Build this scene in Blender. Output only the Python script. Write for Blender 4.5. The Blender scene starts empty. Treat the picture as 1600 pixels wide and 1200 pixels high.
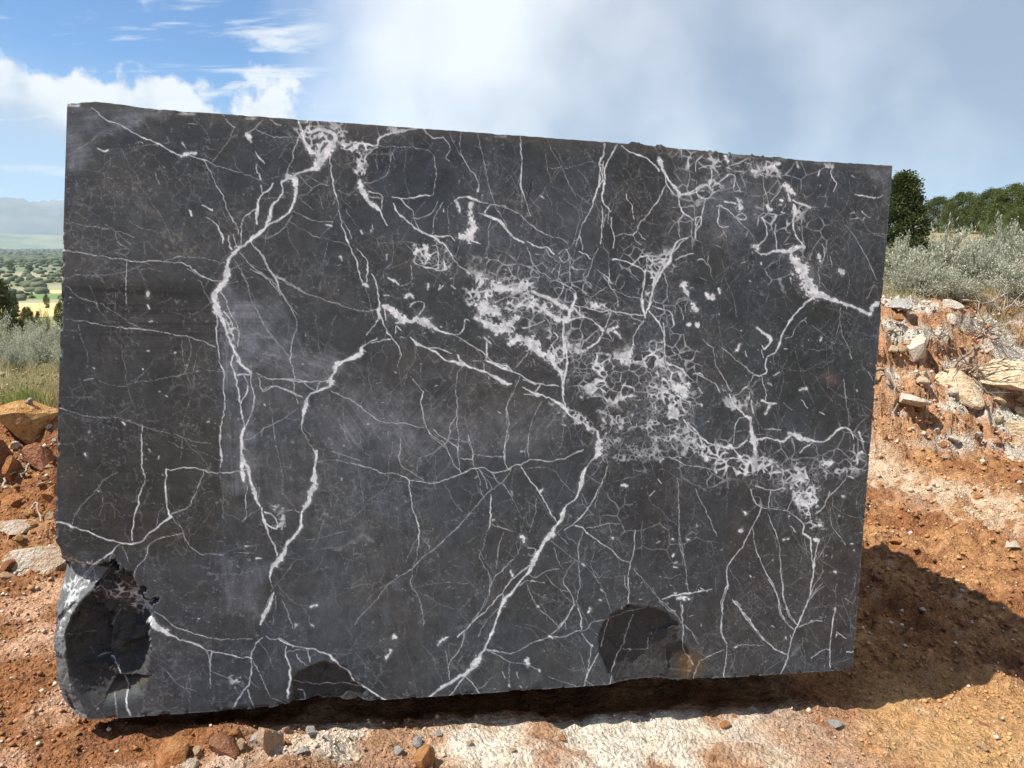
import bpy, math, random
import numpy as np
from mathutils import Vector, Matrix, Euler

# ------------------------------------------------------------------ camera, sky, sun, exposure
scene = bpy.context.scene
col = scene.collection
R = math.radians
CAM_H, PITCH, FOC = 1.6, R(10.1), 1202.0          # eye height, downward tilt, focal length in pixels of a 1600 px wide frame
cam_d = bpy.data.cameras.new('camera'); cam = bpy.data.objects.new('camera', cam_d); col.objects.link(cam)
cam.location = (0, 0, CAM_H); cam.rotation_euler = (R(90) - PITCH, 0, 0)
cam_d.sensor_width = 36; cam_d.lens = 36 * FOC / 1600; cam_d.clip_start = 0.05; cam_d.clip_end = 80000
scene.camera = cam

SUN_ELEV, SUN_AZ = R(58), R(257)                    # azimuth clockwise from +Y: high, from the left, a little on the camera's side
to_sun = Vector((math.cos(SUN_ELEV) * math.sin(SUN_AZ), math.cos(SUN_ELEV) * math.cos(SUN_AZ), math.sin(SUN_ELEV)))
sun_d = bpy.data.lights.new('sun', 'SUN'); sun_d.energy = 5.0; sun_d.angle = R(0.5); sun_d.color = (1, 0.955, 0.88)
sun = bpy.data.objects.new('sun', sun_d); col.objects.link(sun)
sun.rotation_euler = to_sun.to_track_quat('Z', 'Y').to_euler(); sun.location = (-6, -2, 10)

scene.view_settings.view_transform = 'Standard'; scene.view_settings.look = 'None'
scene.view_settings.gamma = 1; scene.view_settings.exposure = 0.7; scene.view_settings.use_curve_mapping = False
scene.render.engine = 'CYCLES'
scene.cycles.use_denoising = True
scene.cycles.max_bounces = 5; scene.cycles.volume_bounces = 1


class NT:
    """tiny node-tree builder"""
    def __init__(s, tree): s.t = tree; tree.nodes.clear()
    def n(s, typ, ins=None, **kw):
        nd = s.t.nodes.new(typ)
        for k, v in kw.items(): setattr(nd, k, v)
        for k, v in (ins or {}).items():
            if isinstance(v, bpy.types.NodeSocket): s.t.links.new(v, nd.inputs[k])
            else: nd.inputs[k].default_value = v
        return nd
    def m(s, op, a, b=0.0, c=0.0, clamp=False):
        nd = s.n('ShaderNodeMath', operation=op, use_clamp=clamp)
        for i, v in enumerate((a, b, c)):
            if isinstance(v, bpy.types.NodeSocket): s.t.links.new(v, nd.inputs[i])
            else: nd.inputs[i].default_value = v
        return nd.outputs[0]
    def smooth(s, v, lo, hi, a=0.0, b=1.0):
        nd = s.n('ShaderNodeMapRange', interpolation_type='SMOOTHSTEP')
        for i, x in enumerate((v, lo, hi, a, b)):
            if isinstance(x, bpy.types.NodeSocket): s.t.links.new(x, nd.inputs[i])
            else: nd.inputs[i].default_value = x
        return nd.outputs[0]
    def mix(s, f, a, b, blend='MIX'):
        nd = s.n('ShaderNodeMix', data_type='RGBA', blend_type=blend)
        for i, v in ((0, f), (6, a), (7, b)):
            if isinstance(v, bpy.types.NodeSocket): s.t.links.new(v, nd.inputs[i])
            else: nd.inputs[i].default_value = v if i == 0 else (*v, 1) if len(v) == 3 else v
        return nd.outputs[2]
    def noise(s, vec, scale, detail=4, rough=0.55, dist=0.0):
        nd = s.n('ShaderNodeTexNoise', {'Scale': scale, 'Detail': detail, 'Roughness': rough, 'Distortion': dist})
        if vec is not None: s.t.links.new(vec, nd.inputs['Vector'])
        return nd.outputs['Fac']


world = bpy.data.worlds.new('World'); scene.world = world; world.use_nodes = True
w = NT(world.node_tree)
tc = w.n('ShaderNodeTexCoord').outputs['Generated']
sp = w.n('ShaderNodeSeparateXYZ', {0: tc}); dx, dy, dz = sp.outputs
sky = w.n('ShaderNodeTexSky', sky_type='NISHITA', sun_disc=False, sun_elevation=SUN_ELEV, sun_rotation=SUN_AZ,
          altitude=900, air_density=1.0, dust_density=0.2, ozone_density=2.0).outputs[0]
sky = w.mix(1.0, sky, (0.80, 1.12, 1.42), 'MULTIPLY')
# cloud deck seen in perspective: direction projected on a layer overhead
den = w.m('ADD', w.m('MAXIMUM', dz, 0.0), 0.16)
deck = w.n('ShaderNodeCombineXYZ', {0: w.m('DIVIDE', dx, den), 1: w.m('DIVIDE', dy, den), 2: 0.3}).outputs[0]
n_big = w.noise(tc, 1.9, 4, 0.55)
n_mid = w.noise(tc, 3.6, 4, 0.5)
# a broad bright sheet of cloud over the right half of the sky, its edge ragged and soft
side = w.m('ADD', w.m('MULTIPLY', dx, 0.970), w.m('MULTIPLY', dy, 0.242))
edge = w.m('ADD', w.m('SUBTRACT', side, 0.035), w.m('MULTIPLY', w.m('SUBTRACT', n_mid, 0.5), 0.42))
edge = w.m('ADD', edge, w.m('MULTIPLY', w.m('SUBTRACT', n_big, 0.5), 0.10))
sheet = w.smooth(edge, -0.13, 0.11)
tone = w.m('ADD', w.m('MULTIPLY', n_big, 0.65), w.m('MULTIPLY', n_mid, 0.60))
glow = w.smooth(w.m('ADD', edge, w.m('MULTIPLY', w.m('SUBTRACT', n_mid, 0.5), -0.5)), 0.62, 0.0, 0.0, 0.40)      # thinner, brighter cloud towards its edge
tone = w.smooth(w.m('ADD', tone, w.m('SUBTRACT', glow, 0.10)), 0.50, 0.94)
n_tex = w.noise(tc, 8.0, 4, 0.52)
tone = w.m('ADD', tone, w.m('MULTIPLY', w.m('SUBTRACT', n_tex, 0.5), w.smooth(dz, 0.4, 0.1, 0.35, 0.9)), clamp=True)
sheet_col = w.mix(tone, (3.5, 4.3, 5.7), (9.8, 10.2, 10.6))
c = w.mix(w.m('MULTIPLY', sheet, 0.96), sky, sheet_col)
# heaped cumulus low over the left: lumpy tops, bases lost in the haze
n_puff = w.noise(tc, 13.0, 5, 0.55)
n_lump = w.noise(tc, 5.0, 1, 0.5)
top = w.m('SUBTRACT', 0.165, w.m('MULTIPLY', w.m('ADD', dx, 0.275), 0.26))
top = w.m('ADD', w.m('MINIMUM', w.m('MAXIMUM', top, 0.13), 0.25), w.m('MULTIPLY', w.m('SUBTRACT', n_lump, 0.5), 0.10))
gap = w.m('SUBTRACT', top, dz)
left = w.smooth(side, 0.10, -0.02)
puff = w.smooth(w.m('ADD', w.m('MULTIPLY', gap, 6.0), w.m('MULTIPLY', w.m('SUBTRACT', n_puff, 0.5), 1.5)), 0.0, 0.14)
puff = w.m('MULTIPLY', w.m('MULTIPLY', puff, w.smooth(gap, 0.13, 0.06)), left)
veil = w.m('MULTIPLY', w.smooth(w.m('ADD', gap, w.m('MULTIPLY', w.m('SUBTRACT', n_mid, 0.5), 0.25)), -0.02, 0.13, 0.0, 0.65), left)
c = w.mix(veil, c, (5.4, 6.6, 8.2))
puff_col = w.mix(w.smooth(w.m('ADD', w.noise(tc, 19.0, 3, 0.55), w.m('MULTIPLY', gap, -3.0)), 0.10, 0.50), (5.6, 6.4, 7.6), (9.6, 9.8, 10.0))
c = w.mix(puff, c, puff_col)
# thin wisps in the blue
wv = w.n('ShaderNodeMapping', {'Vector': deck, 'Location': (0.4, 0.9, 0), 'Rotation': (0, 0, R(35)), 'Scale': (1.0, 2.2, 1)}).outputs[0]
wisp = w.smooth(w.noise(wv, 2.0, 5, 0.62, 0.5), 0.53, 0.68, 0.0, 0.95)
wisp = w.m('MULTIPLY', wisp, w.smooth(side, 0.06, -0.04))
c = w.mix(wisp, c, (8.6, 9.1, 9.6))
# bright milky air along the horizon
c = w.mix(w.smooth(dz, 0.13, -0.02, 0.0, 0.5), c, (6.2, 7.6, 9.0))
bg = w.n('ShaderNodeBackground', {'Color': c, 'Strength': 0.062})
w.n('ShaderNodeOutputWorld', {'Surface': bg.outputs[0]})

# ------------------------------------------------------------------ helpers
rng = np.random.default_rng(7)
_tab = np.random.default_rng(3).random((8, 256, 256)).astype(np.float32)


def vn(x, y, s=0):
    """smooth value noise 0..1"""
    t = _tab[s % 8]; x = np.asarray(x, np.float32) + 37.3 * s; y = np.asarray(y, np.float32) + 11.7 * s
    xi = np.floor(x).astype(np.int32); yi = np.floor(y).astype(np.int32)
    fx = x - xi; fy = y - yi; fx = fx * fx * (3 - 2 * fx); fy = fy * fy * (3 - 2 * fy)
    x0 = xi & 255; x1 = (xi + 1) & 255; y0 = yi & 255; y1 = (yi + 1) & 255
    a = t[x0, y0]; b = t[x1, y0]; c_ = t[x0, y1]; d = t[x1, y1]
    return (a + (b - a) * fx) * (1 - fy) + (c_ + (d - c_) * fx) * fy


def fbm(x, y, s=0, o=4, g=0.5):
    v = 0; a = 1; n = 0
    for k in range(o):
        v = v + a * vn(x * 2 ** k, y * 2 ** k, s + k); n += a; a *= g
    return v / n


def sst(e0, e1, x):
    t = np.clip((x - e0) / (e1 - e0), 0, 1); return t * t * (3 - 2 * t)


def worley(x, y, seed, uneven=0.0):
    """F1, F2 and a random value of the nearest cell (unit cells, uneven: cells of unlike size)"""
    xi = np.floor(x).astype(np.int32); yi = np.floor(y).astype(np.int32)
    f1 = np.full(x.shape, 9, np.float32); f2 = f1.copy(); rid = np.zeros(x.shape, np.float32)
    for ox in (-1, 0, 1):
        for oy in (-1, 0, 1):
            cx = xi + ox; cy = yi + oy
            jx = _tab[seed % 8, cx & 255, cy & 255]; jy = _tab[(seed + 3) % 8, cx & 255, cy & 255]
            d = np.hypot(cx + jx - x, cy + jy - y)
            if uneven: d = d - uneven * _tab[(seed + 6) % 8, cx & 255, cy & 255]
            near = d < f1
            f2 = np.where(near, f1, np.minimum(f2, d)); rid = np.where(near, _tab[(seed + 5) % 8, cx & 255, cy & 255], rid)
            f1 = np.where(near, d, f1)
    return f1, f2, rid


def poly_sd(px, py, poly):
    """signed distance to a polygon, positive inside"""
    P = np.array(poly, np.float32); inside = np.zeros(px.shape, bool); d = np.full(px.shape, 1e9, np.float32)
    for (x0, y0), (x1, y1) in zip(P, np.roll(P, -1, 0)):
        ex, ey = x1 - x0, y1 - y0
        t = np.clip(((px - x0) * ex + (py - y0) * ey) / (ex * ex + ey * ey + 1e-9), 0, 1)
        d = np.minimum(d, np.hypot(px - x0 - t * ex, py - y0 - t * ey))
        c1 = (y0 > py) != (y1 > py)
        inside ^= c1 & (px < ex * (py - y0) / (ey if abs(ey) > 1e-6 else 1e-6) + x0)
    return np.where(inside, d, -d)


def mesh_np(name, co, faces, mats=(), smooth=False, attrs=None):
    """mesh from numpy: co (n,3), faces (m,k)"""
    me = bpy.data.meshes.new(name); co = np.asarray(co, np.float32); faces = np.asarray(faces, np.int32)
    m, k = faces.shape
    me.vertices.add(len(co)); me.vertices.foreach_set('co', co.ravel())
    me.loops.add(m * k); me.loops.foreach_set('vertex_index', faces.ravel())
    me.polygons.add(m); me.polygons.foreach_set('loop_start', np.arange(0, m * k, k, dtype=np.int32))
    me.polygons.foreach_set('loop_total', np.full(m, k, np.int32))
    for nm, (typ, data) in (attrs or {}).items():
        at = me.attributes.new(nm, typ, 'POINT')
        if typ == 'FLOAT_COLOR':
            d = np.ones((len(co), 4), np.float32); d[:, :3] = data; at.data.foreach_set('color', d.ravel())
        else: at.data.foreach_set('value', np.asarray(data, np.float32).ravel())
    for mt in mats: me.materials.append(mt)
    if smooth: me.polygons.foreach_set('use_smooth', np.ones(m, bool))
    me.update(calc_edges=True); me.validate()
    return me


def obj(name, me, parent=None):
    o = bpy.data.objects.new(name, me); col.objects.link(o)
    if parent is not None: o.parent = parent
    return o


def empty(name, loc=(0, 0, 0), rz=0.0):
    o = bpy.data.objects.new(name, None); col.objects.link(o)
    o.location = loc; o.rotation_euler = (0, 0, rz); o.empty_display_size = 0.1
    return o


def tag(o, label=None, cat=None, group=None, kind=None):
    for k, v in (('label', label), ('category', cat), ('group', group), ('kind', kind)):
        if v: o[k] = v
    return o


def material(name):
    m = bpy.data.materials.new(name); m.use_nodes = True
    return m, NT(m.node_tree)


def finish(t, color, rough=0.9, spec=0.2, bump=None, strength=0.3, dist=0.01, trans=0.0):
    ins = {'Base Color': color, 'Roughness': rough, 'Specular IOR Level': spec}
    if bump is not None:
        ins['Normal'] = t.n('ShaderNodeBump', {'Height': bump, 'Strength': strength, 'Distance': dist}).outputs[0]
    b = t.n('ShaderNodeBsdfPrincipled', ins).outputs[0]
    if trans:
        tr = t.n('ShaderNodeBsdfTranslucent', {'Color': color}).outputs[0]
        b = t.n('ShaderNodeMixShader', {0: trans, 1: b, 2: tr}).outputs[0]
    t.n('ShaderNodeOutputMaterial', {'Surface': b})


# ------------------------------------------------------------------ the block's plane (its sawn front face)
FH = np.array([0.98041706, 0.19119831, -0.04717618])     # along the face, left to right
FB = np.array([-0.02413577, -0.12108934, -0.99234814])   # down the face
FN = np.array([0.19544782, -0.97405368, 0.11410334])     # out of the face
FO = np.array([-1.436, 2.604, 2.059])                    # its top left corner
DEPTH = 1.55


def under(x, y):
    """height of the block's underside"""
    return 0.03 - (0.0243 * (x + 1.547) + 0.122 * (y - 2.344))


# ------------------------------------------------------------------ ground
def gz(x, y):
    """smooth lie of the land"""
    x = np.asarray(x, float); y = np.asarray(y, float)
    z = -0.165 - 0.09 * np.clip(x, -2.2, 2.6)
    z = z + 0.38 * sst(-1.75, -2.7, x) * sst(3.7, 4.9, y) * sst(12.0, 5.3, y)               # spoil heap left of the block
    az = x / np.maximum(y, 1.0); wr = sst(0.02, 0.30, az) * (y > 1)
    yb = 7.0 + 0.10 * (x - 3.5) + 0.3 * np.sin(x * 1.3)
    z = z + 1.38 * sst(yb, yb + 1.9, y) * sst(0.9, 2.6, x) * (y > 1)                       # cut bank on the right
    z = z + wr * (0.042 * np.clip(y - 9, 0, 50) - 0.10 * np.clip(y - 75, 0, 340))
    z = z - (1 - wr) * (0.15 * sst(8, 12, y) + 0.122 * np.clip(y - 13, 0, 290))
    z = np.maximum(z, -36.0)
    # the block beds on a pad of rubble that starts a little way in from its front edge
    a = (x + 1.547) * FH[0] + (y - 2.344) * FH[1]; b = -((x + 1.547) * FN[0] + (y - 2.344) * FN[1])
    pad = sst(0.62, 1.0, b) * sst(1.9, 1.5, b) * sst(-0.35, 0.1, a) * sst(3.35, 2.95, a)
    z = z - 0.07 * sst(0.02, 0.22, b) * sst(1.8, 1.4, b) * sst(-0.2, 0.25, a) * sst(3.3, 3.0, a)
    return z * (1 - pad) + (under(x, y) + 0.012) * pad


def relief(x, y):
    """clods and ruts on top of the lie of the land"""
    f = sst(60, 8, np.hypot(x, y))
    rub = np.clip(sst(-1.6, -2.2, x) * sst(3.2, 3.9, y) + sst(1.2, 2.2, x) * sst(2.9, 3.6, y) * 0.75, 0, 1)
    bank = sst(6.9, 7.5, y) * sst(9.6, 8.9, y) * sst(1.0, 2.6, x)
    front = 1 - np.clip(rub + bank, 0, 1)
    n1 = fbm(x * 1.7, y * 1.7, 1, 3) - 0.5; n2 = fbm(x * 9, y * 9, 2, 4, 0.6) - 0.5
    rid = 1 - np.abs(fbm(x * 3.1 + 5, y * 3.1, 4, 4, 0.6) * 2 - 1)
    z = n1 * 0.07 + n2 * (0.03 + 0.10 * rub + 0.05 * bank) + (rid - 0.8) * (0.01 * front + 0.06 * rub + 0.05 * bank)
    z = z + 0.05 * rub * sst(0.55, 0.75, fbm(x * 7, y * 7, 5, 3)) + 0.016 * (fbm(x * 30, y * 30, 6, 2) - 0.5)
    z = z + (0.012 + 0.030 * rub + 0.03 * bank) * (sst(.45, .62, fbm(x * 19, y * 19, 1, 3, .55)) - .5) * sst(12, 8, y)
    # a slabby step across the front right of the block
    st = x - 0.33 + 0.55 * (y - 2.4) + 0.10 * (fbm(y * 6, x * 2, 3, 3) - 0.5)
    z = z - 0.035 * sst(-0.01, 0.02, st) * sst(0.75, 0.3, st) * front - 0.03 * np.exp(-(st / 0.018) ** 2) * front
    fr = sst(-1.22, -1.05, x) * sst(-0.5, -0.66, x) * sst(2.52, 2.38, y)
    z = z + fr * (0.05 * sst(0.42, 0.6, fbm(x * 11, y * 11, 7, 3)) + 0.03 * fbm(x * 26, y * 26, 2, 3))
    z = z + 0.016 * (np.abs(fbm(x * 17, y * 17, 3, 3, .6) * 2 - 1) - .25) * front
    return z * f


def axis(a, fine, step, grow, far):
    """coordinates from a: even steps up to fine, then steps growing by the factor grow out to far"""
    v = list(np.arange(a, fine, step)); s = step
    while v[-1] < far: s *= grow; v.append(v[-1] + s)
    return np.array(v)


gxp = np.concatenate([np.arange(0, 1.3, 0.03), axis(1.3, 4.9, 0.023, 1.11, 25000)]); gxn = np.concatenate([np.arange(0, 1.0, 0.028), axis(1.0, 4.0, 0.023, 1.12, 25000)])
gyn = axis(2.9, 3.6, 0.022, 1.006, 9.5)[1:]
gys = np.concatenate([-axis(0, 0.2, 0.2, 1.6, 25000)[::-1], axis(0.2, 1.3, 0.25, 1.0001, 1.4), axis(1.5, 2.9, 0.0155, 1.0001, 2.9), gyn, axis(gyn[-1], gyn[-1] + .05, 0.045, 1.085, 26000)[1:]])
gxs = np.concatenate([-gxn[::-1][:-1], gxp])
GX, GY = np.meshgrid(gxs, gys)
GZ = gz(GX, GY) + relief(GX, GY)
# the cut bank is rough sideways too: ledges, hollows and lumps pushed out of its face
_bk = sst(7.0, 7.5, GY) * sst(9.3, 8.7, GY) * sst(0.9, 1.8, GX)
PUSH = 0.62 * _bk * (0.34 * (fbm(GX * 2.6, GZ * 3.6, 2, 4, .6) - .5) + 0.16 * (np.abs(fbm(GX * 7, GZ * 11, 5, 4, .6) * 2 - 1) - .25) + 0.07 * (fbm(GX * 22, GZ * 22, 1, 3, .6) - .5))


def soil_colour(x, y, z):
    bk = sst(6.8, 7.3, y) * sst(10, 9, y) * sst(0.9, 1.6, x); y_ = y; y = y + bk * (1.9 * z - 0.75 * (y - 7.3))       # follow the steep bank face
    n1 = fbm(x * 0.9, y * 0.9, 1, 4); n2 = fbm(x * 4, y * 4, 2, 4); n3 = fbm(x * 14, y * 14, 3, 3)
    L = lambda *v: np.array(v, np.float32)
    mixc = lambda c0, c1, t: c0 + (c1 - c0) * t[..., None]
    z0 = np.zeros(x.shape + (3,), np.float32)
    c_ = mixc(z0 + L(0.32, 0.140, 0.058), L(0.50, 0.265, 0.115), sst(0.35, 0.68, n2 * 0.6 + n1 * 0.4))
    c_ = mixc(c_, L(0.23, 0.098, 0.052), 0.7 * sst(0.55, 0.72, n3))
    # yellow earth in front on the right and left
    c_ = mixc(c_, L(0.57, 0.34, 0.15), 0.8 * sst(0.42, 0.58, n1) * sst(3.6, 2.7, y))
    c_ = mixc(c_, L(0.66, 0.42, 0.28), 0.7 * sst(0.46, 0.60, n2) * sst(-0.4, -1.0, x) * sst(4.2, 3.0, y))
    # pale limestone dust in front of the block
    fb = -((x + 1.547) * FN[0] + (y - 2.344) * FN[1])
    pale = sst(0.10, -0.02, fb) * sst(-1.25, -0.55, x + 0.5 * (n1 - .5)) * sst(1.7, 0.6, x + 1.4 * (n2 - .5)) * sst(3.6, 2.9, y)
    c_ = mixc(c_, mixc(z0 + L(0.70, 0.53, 0.37), L(0.75, 0.66, 0.53), sst(0.35, 0.6, n2)), pale * (0.25 + 0.75 * sst(0.38, 0.55, n2)))
    # pale trodden strip right of the block, running towards the camera
    s = np.abs((x - 3.1) * 0.88 + (y - 6.9) * 0.47 + 0.5 * (n2 - .5)); along = (x - 3.1) * 0.47 - (y - 6.9) * 0.88
    c_ = mixc(c_, L(0.68, 0.52, 0.36), 0.85 * sst(0.62, 0.15, s) * sst(-2.5, -0.5, along) * sst(0.25, 0.5, n3))
    # weathered rock in the cut bank
    bank = sst(7.0, 7.4, y_) * sst(9.4, 8.8, y_) * sst(0.9, 2.0, x)
    c_ = mixc(c_, L(0.58, 0.33, 0.18), bank * 0.6)
    c_ = mixc(c_, L(0.66, 0.60, 0.50), bank * sst(0.50, 0.60, fbm(x * 2.2, y * 3.5, 6, 4)))
    # dry grass land behind
    back = np.clip(sst(8.8, 9.6, y_) * sst(0.5, 1.6, x) + sst(5.6, 6.8, y_) * sst(0.8, -1.2, x), 0, 1)
    dry = mixc(mixc(z0 + L(0.30, 0.25, 0.13), L(0.42, 0.34, 0.20), n2), L(0.18, 0.20, 0.09), sst(0.5, 0.7, n1))
    c_ = mixc(c_, dry, back * 0.9)
    y = y_
    # the plain far below
    f1 = fbm(x / 70, y / 240, 2, 4); f2 = fbm(x / 500, y / 900, 5, 3)
    plain = mixc(z0 + L(0.30, 0.28, 0.17), L(0.15, 0.17, 0.085), sst(0.40, 0.62, f1))
    plain = mixc(plain, L(0.085, 0.12, 0.065), sst(0.50, 0.60, f2) * sst(900, 2200, y))
    return np.clip(mixc(c_, plain, sst(120, 330, y)), 0, 1)


def soil_material():
    m, t = material('red_earth')
    at = t.n('ShaderNodeAttribute', attribute_name='soil').outputs['Color']
    pos = t.n('ShaderNodeNewGeometry').outputs['Position']
    a = t.noise(pos, 26, 6, 0.65); b_ = t.noise(pos, 140, 3, 0.6); g = t.noise(pos, 5.5, 4, 0.6)
    v = t.n('ShaderNodeTexVoronoi', {'Vector': pos, 'Scale': 60.0}).outputs['Distance']
    k = t.m('MULTIPLY', t.smooth(a, 0.25, 0.75, 0.62, 1.32), t.smooth(b_, 0.2, 0.8, 0.72, 1.25))
    c0 = t.mix(1.0, at, t.n('ShaderNodeCombineColor', {0: k, 1: k, 2: k}).outputs[0], 'MULTIPLY')
    c0 = t.mix(t.smooth(g, 0.58, 0.74, 0.0, 0.45), c0, (0.66, 0.52, 0.38))
    c0 = t.mix(t.smooth(b_, 0.66, 0.74, 0.0, 0.6), c0, (0.70, 0.62, 0.52))
    h = t.m('ADD', t.m('MULTIPLY', a, 1.2), t.m('ADD', t.m('MULTIPLY', b_, 0.5), t.m('MULTIPLY', v, -0.5)))
    finish(t, c0, 0.95, 0.12, h, 1.0, 0.03)
    return m


M_SOIL = soil_material()
ny, nx = GX.shape
idx = np.arange(nx * ny).reshape(ny, nx)
quads = np.stack([idx[:-1, :-1], idx[:-1, 1:], idx[1:, 1:], idx[1:, :-1]], -1).reshape(-1, 4)
gmesh = mesh_np('ground', np.stack([GX, GY - PUSH, GZ + 0.3 * PUSH], -1).reshape(-1, 3), quads, [M_SOIL], True,
                {'soil': ('FLOAT_COLOR', soil_colour(GX, GY, GZ).reshape(-1, 3))})
tag(obj('ground', gmesh), kind='structure')


def gh(x, y):
    return float(gz(x, y) + relief(np.array(x), np.array(y)))


def at(px, py, off=0.0):
    """where the line of sight through a picture point meets the ground"""
    d = np.array([(px - 800) / FOC, math.cos(PITCH) - (py - 600) / FOC * math.sin(PITCH), -math.sin(PITCH) - (py - 600) / FOC * math.cos(PITCH)])
    ss = 1.6 * 1.02 ** np.arange(480); q = d * ss[:, None] + (0, 0, CAM_H)
    k = int(np.argmax(q[:, 2] < gz(q[:, 0], q[:, 1]))); last, s = ss[max(k - 1, 0)], ss[k]
    lo, hi = last, s
    for _ in range(12):
        mid = (lo + hi) / 2; p = d * mid + (0, 0, CAM_H)
        if p[2] < gz(p[0], p[1]): hi = mid
        else: lo = mid
    p = d * hi + (0, 0, CAM_H)
    return float(p[0]), float(p[1]), gh(p[0], p[1]) + off


def on_ray(px, dist):
    x = (px - 800) / FOC * dist; return x, dist


def px_size(npx, y):
    return npx / FOC * y / math.cos(PITCH)

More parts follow.
